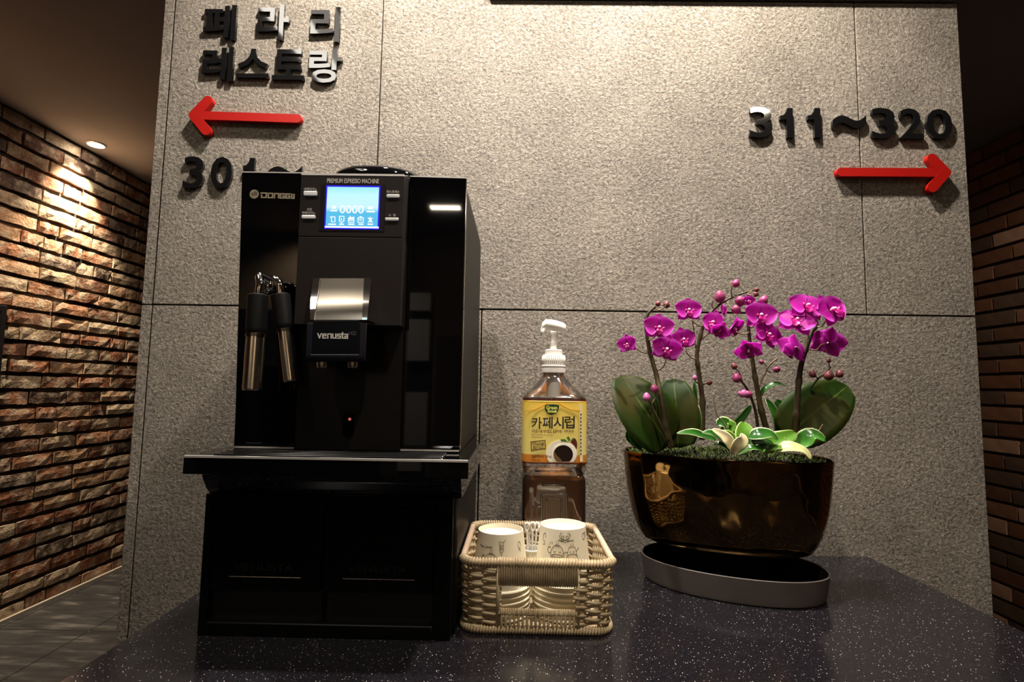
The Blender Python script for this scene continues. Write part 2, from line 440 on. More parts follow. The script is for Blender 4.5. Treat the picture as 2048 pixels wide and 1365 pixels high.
box('lamp_frame', -.62, -.38, -3.18, -3.06, ZC-.012, ZC-.0005, WTRIM, t, .004)
box('lamp_lens', -.60, -.40, -3.15, -3.09, ZC-.018, ZC-.0125, LAMP, t, .002)
# recessed lamp tray over the left sign (mirrored by the glossy letters)
t = empty('lamp_tray', (-.75, -.80, ZC), 'narrow lit lamp tray in the ceiling in front of the left sign', 'ceiling light')
def plate(name, pts, m, par):
    bm = bmesh.new(); add_loft(bm, [[Vector((x, y, ZC)) for x, y in pts], [Vector((x, y, ZC-.010)) for x, y in pts]])
    bmesh.ops.recalc_face_normals(bm, faces=bm.faces); return finish(name, bm, m, par)
plate('tray_face', [(-.845, -.55), (-.80, -1.04), (-.70, -1.04), (-.70, -.55)], mat('tray_face', (.8,.78,.74), .6, emit=(1, .93, .82), estr=9.0), t)
plate('tray_glow', [(-.6995, -.55), (-.6995, -1.04), (-.60, -1.04), (-.60, -.55)], mat('tray_glow', (.8,.78,.74), .6, emit=(1, .90, .78), estr=1.8), t)  # glow put in for bounced lamp light, mirrored grey by the letters

# dark metal frame at the left picture edge
fr = empty('metal_frame', (XL+.03, 1.0, 0), 'dark metal frame standing against the left brick wall', 'frame')
DKF = mat('dark_frame_metal', srgb(52,48,48), .4, .6)
p0 = at(10, 612, 1.33)
box('frame_side', XL+.017, XL+.045, 1.248, 1.275, ZF+.006, .615, DKF, fr, .003)
box('frame_top', XL+.017, XL+.045, .75, 1.248, .585, .615, DKF, fr, .003)
box('frame_side', XL+.017, XL+.045, .72, .75, ZF+.006, .615, DKF, fr, .003)
box('frame_panel', XL+.017, XL+.030, .75, 1.248, ZF+.006, .585, mat('frame_panel', srgb(40,36,36), .35), fr)

# ---------------------------------------------------------------- raised sign letters
def sign(s, px, label, thick=.0065, off=0.0, m=LETTERBLK, name='sign_letter', group=None, cat='letter'):
    a = at(px[0], px[3], -thick); b = at(px[2], px[1], -thick)
    if s == '1':
        poly = [(.52, 0), (.98, 0), (.98, 1), (.60, 1), (.50, .86), (.30, .76), (.06, .74), (.06, .60), (.52, .62)]
        o = prism(name, [(a.x + (b.x-a.x)*u, a.z + (b.z-a.z)*v) for u, v in poly], -thick, 0, m)
    else:
        o = text(name, s, a.x, b.x, a.z, b.z, -thick, m, None, thick=thick, offset=off)
    tag(o, label, cat, group); return recentre(o)
G1, G2 = 'raised letters of the left sign', 'raised room numbers on the right'
K = .021
sign('페', (404, 10, 474, 78), 'black raised syllable at the left of the top row, left sign', off=K, group=G1)
sign('라', (513, 9, 580, 79), 'raised syllable shining half white in the middle of the top row', off=K, group=G1)
sign('리', (619, 14, 681, 83), 'grey-sheened raised syllable at the right of the top row', off=K, group=G1)
sign('레', (402, 94, 468, 162), 'black raised syllable at the left of the second row', off=K, group=G1)
sign('스', (471, 98, 540, 155), 'black raised syllable with a tent over a bar, second in its row', off=K, group=G1)
sign('토', (543, 99, 611, 159), 'raised syllable with bright-tipped bars, third in the second row', off=K, group=G1)
sign('랑', (616, 98, 685, 165), 'pale shining syllable with a ring below, end of second row', off=K, group=G1)
DK = .012
sign('3', (364, 313, 409, 377), 'black digit three under the left red arrow', off=DK, group=G1)
sign('0', (419, 314, 466, 377), 'black digit zero under the left red arrow', off=DK, group=G1)
sign('1', (482, 316, 510, 378), 'black digit one half hidden behind the coffee machine', off=DK, group=G1)
sign('~', (534, 333, 604, 360), 'black tilde sign showing just above the coffee machine', off=DK, group=G1)
sign('3', (1500, 214, 1544, 275), 'black digit three with a bright top, leftmost of the right numbers', off=DK, group=G2)
sign('1', (1560, 216, 1586, 275), 'first black digit one, beside the leftmost three', off=DK, group=G2)
sign('1', (1615, 216, 1641, 275), 'second black digit one, just left of the tilde', off=DK, group=G2)
sign('~', (1666, 231, 1732, 256), 'black tilde crossing the stone joint on the right', off=DK, group=G2)
sign('3', (1745, 216, 1790, 277), 'black digit three just right of the tilde', off=DK, group=G2)
sign('2', (1802, 217, 1845, 277), 'black digit two in the right numbers', off=DK, group=G2)
sign('0', (1855, 218, 1903, 278), 'black digit zero at the end of the right numbers', off=DK, group=G2)
def arrow(tail, tip, w1, w2, th, label):
    """capsule shaft and two capsule wings united in one outline-like body"""
    bm = bmesh.new()
    def cap(a, b, r, dy=0):
        a = Vector((a[0], 0, a[1])); b = Vector((b[0], 0, b[1])); d = (b-a).normalized(); n = Vector((-d.z, 0, d.x))
        poly = []
        for k in range(9):
            an = -PI/2 + PI*k/8; poly.append(b + d*math.cos(an)*r + n*math.sin(an)*r)
        for k in range(9):
            an = PI/2 + PI*k/8; poly.append(a + d*math.cos(an)*r + n*math.sin(an)*r)
        add_prism(bm, [(p.x, p.z) for p in poly], -.011-dy, 0)
    T = at(*tip, -.011); S = at(*tail, -.011); W1 = at(*w1, -.011); W2 = at(*w2, -.011)
    r = th
    cap((S.x, S.z), (T.x, T.z), r); cap((W1.x, W1.z), (T.x, T.z), r*1.12, .0002); cap((W2.x, W2.z), (T.x, T.z), r*1.12, .0004)
    bmesh.ops.recalc_face_normals(bm, faces=bm.faces)
    o = finish('arrow_sign', bm, RED); tag(o, label, 'sign', 'red arrows'); return recentre(o)
arrow((594, 237), (387, 230), (415, 201), (412, 261), .0085, 'red arrow pointing left under the Korean letters')
arrow((1683, 344), (1892, 345), (1865, 317), (1865, 375), .0085, 'red arrow pointing right under the room numbers')

# ---------------------------------------------------------------- counter
ct = empty('counter', (.0975, -.3, ZF+.004), 'black sparkling quartz counter in front of the stone wall', 'counter')
box('worktop', -.4472, .642, -.62, -.0005, -.04, 0, QUARTZ, ct, bevel=.002)
box('cabinet', -.42, .61, -.58, -.0055, ZF+.004, -.0401, mat('dark_laminate', srgb(40,36,36), .5), ct)

# ---------------------------------------------------------------- coffee machine
cm = empty('coffee_machine', (-.222, -.2, 0), 'tall glossy black espresso machine with blue screen on a drawer base', 'coffee machine')
YBK = -.035
# base box
X0, X1 = -.3755, -.0705
yb = -.355
def rr(x0, x1, y0, y1, z, r, n=6):
    out = []
    for (cx, cy, a0) in ((x1-r, y1-r, 0), (x0+r, y1-r, PI/2), (x0+r, y0+r, PI), (x1-r, y0+r, 1.5*PI)):
        for k in range(n+1):
            a = a0 + PI/2*k/n; out.append(Vector((cx+r*math.cos(a), cy+r*math.sin(a), z)))
    return out
base = loft('base_shell', [rr(X0, X1, yb+.012, YBK, 0, .012), rr(X0, X1, yb+.012, YBK, .158, .012), rr(X0+.003, X1-.003, yb+.015, YBK-.003, .1635, .010)], BLACKPL, cm)
# front frame: sills, stiles around the doors and chutes
FR = [(-.3755+.004, -.3615, .0, .163), (-.0955, -.0745, .0, .163), (-.3615, -.0955, .1495, .163), (-.3615, -.0955, 0, .0155), (-.2285, -.2245, .0155, .1495)]
bm = bmesh.new()
for i, (a, b, c, d) in enumerate(FR): add_box(bm, a, b, yb+(.006 if i == 4 else 0), yb+.013, c, d, .001, 1)
finish('front_frame', bm, BLACKPL, cm, 'angle')
EMB = mat('embossed_plastic', srgb(30,30,30), .25)
for k, (a, b) in enumerate(((-.3605, -.2292), (-.2238, -.0965))):
    d = box('drawer', a, b, yb-.001, yb+.0115, .052, .1485, BLACKPL, cm, bevel=.0012)
    xs = (a+b)/2
    text('embossed_lettering', 'VENUSTA', xs-.036, xs+.034, .0755, .0835, yb-.0016, EMB, d, thick=.0008)
    box('groove_line', xs-.042, xs+.043, yb-.0016, yb-.0008, .0680, .0688, STEEL, d)
    box('chute_back', a, b, yb+.010, yb+.0118, .0155, .051, mat('deep_black', (.002,.002,.002), .6) if k == 0 else bpy.data.materials['deep_black'], cm)
# trough between base and tray
neck = [(-.378, .193), (-.374, .183), (-.366, .172), (-.357, .1635), (YBK-.01, .1635), (YBK-.01, .193)]
xprism('tray_trough', neck, -.3655, -.0635, GLOSS, cm, .0012)
# drip tray slab
dt = xprism('drip_tray', [(-.400, .2125), (-.4005, .1935), (-.392, .1925), (YBK, .1925), (YBK, .2125), (-.392, .2138)], -.3734, -.0532, GLOSS, cm, .0012)
bm = bmesh.new()
for k in range(4): add_box(bm, -.345, -.085, -.392+.0135*k, -.386+.0135*k, .2125, .2155, .0008, 1)
finish('drip_grille', bm, mat('black_grille', (.01,.01,.01), .16, 0, .6), dt, 'angle')
box('tray_edge_strip', -.3725, -.054, -.4012, -.3985, .2118, .2142, TRIM, dt)
# body housing
bx0, bx1 = -.3625, -.0712
body = loft('body_housing', [rr(bx0+.004, bx1, -.328, YBK, .2138, .008), rr(bx0, bx1, -.328, YBK, .548, .008), rr(bx0+.001, bx1-.001, -.327, YBK-.001, .562, .008), rr(bx0+.008, bx1-.006, -.315, YBK-.008, .570, .008)], BLACKPL, cm)
# flat glossy front panels
prism('gloss_panel', [(-.3525, .2165), (-.272, .2165), (-.272, .5695), (-.3645, .5700)], -.3325, -.327, GLOSS, cm, .001)
prism('gloss_panel', [(-.1440, .2165), (-.0702, .2165), (-.0706, .5655), (-.1440, .5670)], -.3325, -.327, GLOSS, cm, .001)
box('chrome_edge', -.0707, -.0697, -.3328, -.3275, .2165, .5655, CHROME, cm)
for a, b in ((-.3525, -.277), (-.1440, -.0712)): box('chrome_sill', a, b, -.3340, -.3322, .2152, .2172, TRIM, cm)
prism('chrome_cap', [(-.3645, .5702), (-.272, .5697), (-.272, .5712), (-.3645, .5717)], -.3330, -.318, TRIM, cm)
prism('chrome_cap', [(-.1440, .5671), (-.0708, .5656), (-.0708, .5671), (-.1440, .5686)], -.3330, -.318, TRIM, cm)
# upper control block
cb = xprism('control_panel', [(-.360, .4785), (-.360, .5565), (-.356, .5585), (-.335, .568), (-.31, .568), (-.31, .4785)], -.2745, -.1452, PANEL, cm, .0008)
box('chrome_cap', -.2742, -.1455, -.3605, -.353, .5565, .5590, TRIM, cm)
ub = xprism('upper_cover', [(-.360, .3685), (-.360, .4778), (-.31, .4778), (-.31, .3685)], -.2742, -.1442, PANEL, cm, .0010)
xprism('lower_cover', [(-.3365, .2150), (-.3365, .372), (-.31, .372), (-.31, .2150)], -.2755, -.1445, PANEL2, cm, .0010)
Yp = -.3606
ptext('model_lettering', 'PREMIUM ESPRESSO MACHINE', (654, 358, 758, 366), Yp, WHITEINK, cb, offset=.01)
# screen
a = at(639, 466, Yp); b = at(769, 370, Yp)
def bez(name, x0, y0, x1, y1, Y, m, parent, thick=.0004):
    A = at(x0, y1, Y); B = at(x1, y0, Y)
    return box(name, A.x, B.x, Y, Y+thick, A.z, B.z, m, parent)
bez('screen_bezel', 638, 370, 771, 462, Yp, mat('screen_bezel', srgb(24,20,28), .3), cb, .0008)
scr_m = mat('screen_glow', (0, 0, 0), .3); k = NT(scr_m)
sep = k.n.new('ShaderNodeSeparateXYZ'); k.l(k.co('Generated'), sep.inputs[0])
r = k.ramp(sep.outputs[2], [(0, srgb(88,190,235)), (.38, srgb(92,196,238)), (.43, srgb(150,226,250)), (.5, srgb(205,248,255)), (.8, srgb(200,252,255)), (1, srgb(160,240,248))])
k.l(r.outputs[0], k.b.inputs['Emission Color']); k.b.inputs['Emission Strength'].default_value = 1.0
blue = mat('screen_blue_border', (0,0,0), .3, emit=srgb(48,30,235), estr=.9)
sc_o = bez('screen', 648, 372, 761, 458, Yp-.0006, blue, cb, .0008)
bez('display', 651, 375, 758, 455, Yp-.0009, scr_m, sc_o, .0004)
ICO = mat('screen_white', (0,0,0), .3, emit=(.95, 1, 1), estr=1.0)
Yi = -.36165
bez('screen_rim', 649.5, 453.5, 757.5, 455.6, Yi, ICO, sc_o, .0002)
ptext('screen_digits', '0000', (679, 411, 728, 427), Yi, ICO, sc_o, offset=.012)
for (x0, y0, x1, y1) in ((661,420,674,423),(733,422,750,425),(664,412,672,418),(736,413,746,419)): bez('screen_icon', x0, y0, x1, y1, Yi, ICO, sc_o, .0002)
def strokes(name, segs, Y, m, parent, rpx=1.0):
    bm = bmesh.new()
    for s in segs:
        pts = [at(x, y, Y) for x, y in s]
        add_tube(bm, pts, rpx*.00062, 5)
    return finish(name, bm, m, parent)
ic = {'cup': [[(660,434),(663,436),(663,444),(670,444),(670,434),(663,434)]],
      'shield': [[(679,433),(688,433),(688,442),(683,446),(679,443),(679,433)], [(683,437),(683,442)]],
      'pack': [[(697,436),(708,436),(708,445),(697,445),(697,436)], [(697,438),(708,438)], [(697,441),(708,441)], [(700,433),(703,437),(708,434)]],
      'tin': [[(716,436),(727,436),(727,445),(716,445),(716,436)], [(718,440),(725,440)], [(719,434),(724,434)]],
      'star': [[(736,436),(745,445)], [(745,436),(736,445)], [(740.5,434),(740.5,445)]]}
for kx, sg in ic.items(): strokes('screen_icon', sg, Yi, ICO, sc_o, 1.1)
for (x0, x1) in ((656,672),(678,688),(696,709),(717,727),(735,746)): bez('screen_icon', x0, 447.5, x1, 450, Yi, ICO, sc_o, .0002)
# buttons with captions
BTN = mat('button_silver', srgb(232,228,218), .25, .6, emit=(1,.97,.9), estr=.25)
for (x0, y0, x1, y1, cap_, cpx, cap2) in (
    (607, 382.5, 634.5, 390.5, '아메리카노', (608, 375.5, 634, 381.5), None),
    (773, 388.5, 799, 394.5, '에스프레소', (773, 381, 799, 386.5), None),
    (603, 430.5, 631, 436.5, '아메리카노', (604, 423, 631, 429), ('연한', (614, 416.5, 624, 421.5))),
    (770, 435.5, 797, 440.5, '스  팀', (777, 428, 791, 433), None)):
    A = at(x0, y1, -.362); B = at(x1, y0, -.362)
    bt = box('button', A.x, B.x, -.3630, -.3600, A.z, B.z, BTN, cb, bevel=.0012, seg=3)
    ptext('button_caption', cap_, cpx, Yp, WHITEINK, bt)
    if cap2: ptext('button_caption', cap2[0], cap2[1], Yp, WHITEINK, bt)
# brand badge and lettering on the left gloss panel
pb = at(508.5, 388.5, -.333)
bm = bmesh.new()
add_prism(bm, [(pb.x+.0060*math.cos(2*PI*k/28), pb.z+.0060*math.sin(2*PI*k/28)) for k in range(28)], -.3332, -.3324)
bmesh.ops.recalc_face_normals(bm, faces=bm.faces); bd = finish('round_badge', bm, SILVERINK, cm)
text('badge_mark', 'qB', pb.x-.0042, pb.x+.0042, pb.z-.0034, pb.z+.0036, -.33335, BLACKINK, bd)
def glyphs(name, items, m, parent, Y, rpx):
    bm = bmesh.new(); q = 0
    for s in items:
        for a_, b_ in zip(s, s[1:]):
            q += 1; A, B = at(*a_, Y), at(*b_, Y); d = (B-A)
            if d.length < 1e-6: continue
            d.normalize(); n = Vector((-d.z, 0, d.x))*rpx*.00063; e = d*rpx*.00050
            add_prism(bm, [(p.x, p.z) for p in (A-e-n, B+e-n, B+e+n, A-e+n)], Y-.000012*q, Y+.0004)
    bmesh.ops.recalc_face_normals(bm, faces=bm.faces)
    return finish(name, bm, m, parent)
dg = [[(522,386.2),(532.5,386.2),(532.5,395),(523,395),(523,390)],
      [(536.5,387),(545,387),(545,395.5),(536.5,395.5),(536.5,387)],
      [(549,396),(549,387.5),(557,387.5),(557,396)],
      [(569,388),(560.5,388),(560.5,396.3),(568.5,396.3),(568.5,392.3),(565,392.3)],
      [(580,388.4),(572,388.4),(572,396.6),(579.5,396.6),(579.5,392.6),(576,392.6)],
      [(583.5,388.7),(583.5,396.9),(588,396.9),(588,388.9)]]
glyphs('brand_lettering', dg, SILVERINK, cm, -.3332, 1.35)
# coffee spout
sp = empty('coffee_spout', (0, 0, 0)); sp.parent = cm; sp.location = Vector((-.2115, -.37, .36)) - cm.location
def P(x, y, Y): return at(x, y, Y)
def hexa(name, q0, q1, m, parent, bevel=.0006):
    """solid between two quads (lists of four points)"""
    bm = bmesh.new(); A = [bm.verts.new(p) for p in q0]; B = [bm.verts.new(p) for p in q1]
    bm.faces.new(A); bm.faces.new(B[::-1])
    for k_ in range(4): bm.faces.new((A[k_], B[k_], B[(k_+1) % 4], A[(k_+1) % 4]))
    bmesh.ops.recalc_face_normals(bm, faces=bm.faces)
    if bevel: bmesh.ops.bevel(bm, geom=list(bm.edges), offset=bevel, segments=2, profile=.5, affect='EDGES', clamp_overlap=True)
    return finish(name, bm, m, parent, 'angle')
# hood: lofted sections in (y,z), concave brushed upper face then upright black face
prof = [(-.3600, 557), (-.3640, 575), (-.3700, 600), (-.3790, 622), (-.3930, 640)]
bm = bmesh.new(); rows = []
for (Y, py) in prof:
    t_ = (py-557)/83
    L = P(640-12*t_, py, Y); Rr = P(728-4*t_, py, Y)
    rows.append((L, Rr))
v = [[bm.verts.new(l), bm.verts.new(r_), bm.verts.new((r_.x, -.355, r_.z)), bm.verts.new((l.x, -.355, l.z))] for l, r_ in rows]
for a_, b_ in zip(v, v[1:]):
    for k_ in range(4): bm.faces.new((a_[k_], a_[(k_+1) % 4], b_[(k_+1) % 4], b_[k_]))
bm.faces.new(v[0]); bm.faces.new(v[-1][::-1]); bmesh.ops.recalc_face_normals(bm, faces=bm.faces)
finish('spout_hood', bm, DARKMETAL, sp, 'angle')
# chrome side rails, upper and lower
for s in (0, 1):
    bm = bmesh.new(); v = []
    for (Y, py) in prof:
        t_ = (py-557)/83
        if s == 0: xo, xi = 626-6*math.sin(t_*2.0), 640-12*t_
        else: xo, xi = 743-9*t_, 728-4*t_
        o_ = P(xo, py, Y-.002); i_ = P(xi, py, Y-.002)
        v.append([bm.verts.new(o_), bm.verts.new(i_), bm.verts.new((i_.x, -.352, i_.z)), bm.verts.new((o_.x, -.352, o_.z))])
    for a_, b_ in zip(v, v[1:]):
        for k_ in range(4): bm.faces.new((a_[k_], a_[(k_+1) % 4], b_[(k_+1) % 4], b_[k_]))
    bm.faces.new(v[0]); bm.faces.new(v[-1][::-1]); bmesh.ops.recalc_face_normals(bm, faces=bm.faces)
    finish('side_rail', bm, CHROME, sp, 'angle')
Yf = -.4005
q = [P(611, 643, Yf), P(735, 643, Yf), P(731, 724, Yf), P(608, 724, Yf)]
hexa('spout_housing', q, [Vector((p.x, -.355, p.z)) for p in q], mat('smoked_chrome', (.10,.10,.11), .06, 1), sp, .002)
q = [P(626, 641, Yf-.0022), P(719, 641, Yf-.0022), P(717, 712, Yf-.0022), P(622, 712, Yf-.0022)]
ff = hexa('face_plate', q, [Vector((p.x, Yf+.002, p.z)) for p in q], GLOSS, sp, .001)
q = [P(621, 709, Yf-.003), P(718, 709, Yf-.003), P(718, 711, Yf-.003), P(621, 711, Yf-.003)]
hexa('chrome_line', q, [Vector((p.x, Yf-.001, p.z)) for p in q], CHROME, ff, 0)
vs_ = [[(635.5,667),(639,676),(642.5,667)], [(645.5,671.5),(651.5,671.5),(651.5,668),(645.5,668),(645.5,676),(652,676)],
       [(655.5,676.3),(655.5,668),(662,668),(662,676.3)], [(665.5,667.8),(665.5,676),(671.5,676),(671.5,667.8)],
       [(681,668.3),(675,668.3),(675,672),(681,672),(681,676.3),(674.5,676.3)], [(683,668.4),(687.5,668.4)], [(685,664.8),(685,676.3),(688,676.3)],
       [(690,668.6),(695,668.6),(695,676.6),(690,676.6),(690,672.5),(695,672.5)]]
glyphs('face_lettering', [[(x, y+.5) for x, y in s] for s in vs_], WHITEINK, ff, Yf-.0028, 1.0)
glyphs('face_lettering_small', [[(698,664),(698,670)],[(698,667),(703,667)],[(703,664),(703,670)],[(706,664),(711,664),(711,670),(706,670),(706,664)]], mat('grey_print', srgb(70,68,68), .5), ff, Yf-.0028, .8)
for x in (645, 706):
    c = P(x, 729, -.380)
    nz = lathe('nozzle', [(.0068, c.z+.006), (.0068, c.z-.001), (.0060, c.z-.0045), (.0035, c.z-.0050)], c.x, c.y, CHROME, sp, 20)
# sensor window
c = P(697, 850, -.3365)
bm = bmesh.new(); pts = []
for k_ in range(24):
    a_ = 2*PI*k_/24; pts.append((c.x + .0072*math.cos(a_), c.z + .0072*math.sin(a_) + (.0085 if math.sin(a_) > 0 else -.0085)))
add_prism(bm, pts, -.3372, -.3362); bmesh.ops.recalc_face_normals(bm, faces=bm.faces)
sw = finish('sensor_window', bm, GLOSS, cm)
c2 = P(699.5, 839, -.3374)
lathe_o = bmesh.new(); add_prism(lathe_o, [(c2.x+.0018*math.cos(2*PI*k_/14), c2.z+.0018*math.sin(2*PI*k_/14)) for k_ in range(14)], -.3378, -.3370)
bmesh.ops.recalc_face_normals(lathe_o, faces=lathe_o.faces); finish('indicator_lamp', lathe_o, mat('red_lens', srgb(200,120,110), .2, emit=(1,.2,.15), estr=.5), sw)
# steam and hot water wands on a chrome ball joint
cj = P(536, 573, -.352)
bm = bmesh.new(); bmesh.ops.create_uvsphere(bm, u_segments=24, v_segments=14, radius=.0105, matrix=Matrix.Translation(cj)); js = finish('ball_joint', bm, CHROME, cm, True)
tube('joint_axle', [(cj.x, -.325, cj.z), (cj.x, -.352, cj.z)], .006, CHROME, cm, 16)
g0 = P(516, 592, -.372)
tube('joint_pipe', spline([cj + Vector((.004, -.006, .006)), cj + Vector((-.004, -.014, .010)), g0 + Vector((.002, 0, .014)), g0 + Vector((0, 0, -.004))], 6), .0050, CHROME, cm, 14)
g1 = P(562, 590, -.355)
tube('joint_pipe', spline([cj + Vector((.002, 0, .008)), cj + Vector((.010, -.002, .008)), g1 + Vector((-.002, 0, .012)), g1 + Vector((0, 0, -.004))], 6), .0050, CHROME, cm, 14)
def wand(name, p0, p1, p2, r1, r2, lab):
    wn = empty(name, (0, 0, 0)); wn.parent = cm; wn.location = p0 - cm.location; wn['label'] = lab
    d = (p1-p0)
    tube('grip', [p0, p0 + d*.02, p0 + d*.08, p0 + d*.85, p0 + d*.93, p1], [r1*.86, r1*.98, r1, r1, r1*.97, r1*.8], RUBBER, wn, 28)
    e = (p2-p1)
    tube('pipe', [p1 - e*.03, p1 + e*.02, p1 + e*.97, p1+e*1.0, p1 + e*.995], [r2*.95, r2, r2, r2*.9, r2*.55], STEEL, wn, 28)
    tube('collar', [p1 - e*.012, p1 + e*.045], r2*1.10, DARKMETAL, wn, 24)
    return wn
wand('steam_wand', P(516, 590, -.372), P(512, 670, -.374), P(504, 782, -.378), .0118, .0107, 'left wand with a wide straight steel pipe')
wand('water_wand', P(561, 590, -.352), P(570, 660, -.354), P(582, 764, -.356), .0115, .0088, 'right wand, slimmer and tilted, steel pipe')
# bean hopper on top
hz = .569
loft('bean_hopper', [ring_pts(-.224, -.16, hz-.002+z, .080*q_, .080*q_, 2.3, 0, 48) for z, q_ in ((0, .98), (.040, 1.0), (.050, .985), (.057, .93), (.062, .78), (.0655, .5), (.0665, .2))], GLOSS, cm)
loft('hopper_rim', [ring_pts(-.224, -.16, hz+z, .080*s, .080*s, 2.3, 0, 48) for z, s in ((.034, 1.005), (.036, 1.02), (.038, 1.005))], BLACKPL, cm, False, False)

# ---------------------------------------------------------------- wicker basket
bk = empty('wicker_basket', (.0285, -.243, 0), 'small tan wicker basket holding stacked paper cups on the counter', 'basket')
def per(z, inset=0.0):
    """perimeter of the basket at height z: rounded rectangle, slightly wider at the rim"""
    f = z/.085; x0, x1 = -.0615-.003*f+inset, .1165+.005*f-inset; y0, y1 = -.331-.004*f+inset, -.160+.006*f-inset
    return rr(x0, x1, y0, y1, z, .020-inset, 5)
def resample(P_, n, closed=True):
    P_ = P_ + ([P_[0]] if closed else []); L = [0]
    for a_, b_ in zip(P_, P_[1:]): L.append(L[-1] + (b_-a_).length)
    out = []; j = 0
    for k_ in range(n):
        s = L[-1]*k_/(n if closed else n-1)
        while j < len(L)-2 and L[j+1] < s: j += 1
        t_ = (s-L[j])/max(L[j+1]-L[j], 1e-9); out.append(P_[j].lerp(P_[j+1], min(t_, 1)))
    return out
WX0, WX1 = -.0185, .0760
NST = 38
def in_win(p): return p.y < -.315 and WX0 < p.x < WX1
# strands
for r in range(15):
    z = .0080 + r*.0050; N = NST*5; pts = resample(per(z), N); c0 = Vector((.0285, -.245, z))
    path = []
    for k_, p in enumerate(pts):
        a_ = pts[(k_-1) % N]; b_ = pts[(k_+1) % N]; t_ = (b_-a_).normalized(); nrm = Vector((t_.y, -t_.x, 0))
        ph = PI*k_/5 + PI*r
        path.append(p + nrm*.0021*math.sin(ph) + Vector((0, 0, .0008*math.cos(ph))))
    wnd = .024 < z < .058 or z <= .024
    if wnd:
        i0 = next(i for i in range(N) if in_win(pts[i]) and not in_win(pts[i-1]))
        path = path[i0:] + path[:i0]; pp = pts[i0:] + pts[:i0]
        path = [q_ for q_, o_ in zip(path, pp) if not in_win(o_)]
        path = [path[0] - (path[1]-path[0])*1.3] + path + [path[-1] + (path[-1]-path[-2])*1.3]
        tube('wicker_strand', path, .0021, WICKER, bk, 7, True)
    else:
        i0 = next(i for i in range(N) if in_win(pts[i]) and not in_win(pts[i-1]))
        path = path[i0:] + path[:i0]; pp = pts[i0:] + pts[:i0]
        path = [q_ for q_, o_ in zip(path, pp) if not in_win(o_)]
        tube('wicker_strand', path, .0021, WICKER, bk, 7, True)
bm = bmesh.new()
for lo, hi in zip(resample(per(.002), NST), resample(per(.083), NST)):
    if in_win(lo) or in_win(hi): continue
    add_tube(bm, [lo, lo.lerp(hi, .5), hi], .0017, 6)
tag(finish('stakes', bm, WICKER, bk, True), kind='stuff')
# rim and foot rings with wrapping
rim = resample(per(.0835), 120)
tube('rim_core', rim, .0042, WICKER2, bk, 8, True, closed=True)
tube('foot_core', resample(per(.0045, -.001), 120), .0036, WICKER, bk, 8, True, closed=True)
def wraps(name, path_fn, n, R, r_, m, sel=lambda p: True):
    bm = bmesh.new(); pts = resample(path_fn, n)
    for i, p in enumerate(pts):
        if not sel(p): continue
        t_ = (pts[(i+1) % n] - pts[i-1]).normalized(); s = Vector((t_.y, -t_.x, 0)); u = Vector((0, 0, 1))
        loop = [p + (s*math.cos(2*PI*k_/10) + u*math.sin(2*PI*k_/10))*R + t_*.0006*math.sin(2*PI*k_/10) for k_ in range(10)]
        add_tube(bm, loop, r_, 5, closed=True)
    bmesh.ops.recalc_face_normals(bm, faces=bm.faces)
    return tag(finish(name, bm, m, bk, True), kind='stuff')
wraps('rim_wrapping', per(.0835), 190, .0044, .0016, WICKER, lambda p: p.y < -.318 or p.y > -.17)
wraps('foot_wrapping', per(.0045, -.001), 190, .0038, .0017, WICKER, lambda p: True)
bm = bmesh.new()
for k_ in range(34):     # wrapped handle bar over the window
    x = WX0 - .001 + (WX1-WX0+.002)*(k_+.5)/34
    add_tube(bm, [Vector((x, -.3335, .0565)), Vector((x, -.3365, .0585)), Vector((x, -.3375, .070)), Vector((x, -.3378, .083)), Vector((x, -.3365, .0880)), Vector((x, -.333, .0885))], .00155, 6)
tag(finish('handle_wrapping', bm, WICKER, bk, True), kind='stuff')
box('handle_bar', WX0-.002, WX1+.002, -.3350, -.3315, .0565, .0860, WICKER, bk, .001)
bm = bmesh.new()
add_box(bm, WX0-.002, WX1+.002, -.3345, -.3300, .0215, .0265, .001)
for k_ in range(18):
    x = WX0 + .001 + (WX1-WX0-.002)*(k_+.5)/18
    add_tube(bm, [Vector((x, -.3345, .0015)), Vector((x, -.3352, .012)), Vector((x, -.3352, .0240)), Vector((x, -.3335, .0275))], .0016, 6)
for k_ in range(34):
    x = WX0 - .001 + (WX1-WX0+.002)*(k_+.5)/34
    add_tube(bm, [Vector((x, -.3350, .0228)), Vector((x, -.3358, .0240)), Vector((x, -.3345, .0275)), Vector((x, -.332, .0280))], .0015, 6)
tag(finish('lower_slats', bm, WICKER, bk, True), kind='stuff')
for xx in (WX0-.0012, WX1+.0012):
    tube('window_post', [(xx, -.3335, .002), (xx, -.3345, .086)], .0026, WICKER, bk, 8, True)
# woven bottom
bm = bmesh.new()
for k_ in range(24): add_tube(bm, [Vector((-.060, -.328+.168*(k_+.5)/24, .0045)), Vector((.1155, -.328+.168*(k_+.5)/24, .0045))], .0034, 6)
tag(finish('basket_bottom', bm, WICKER, bk, True), kind='stuff')

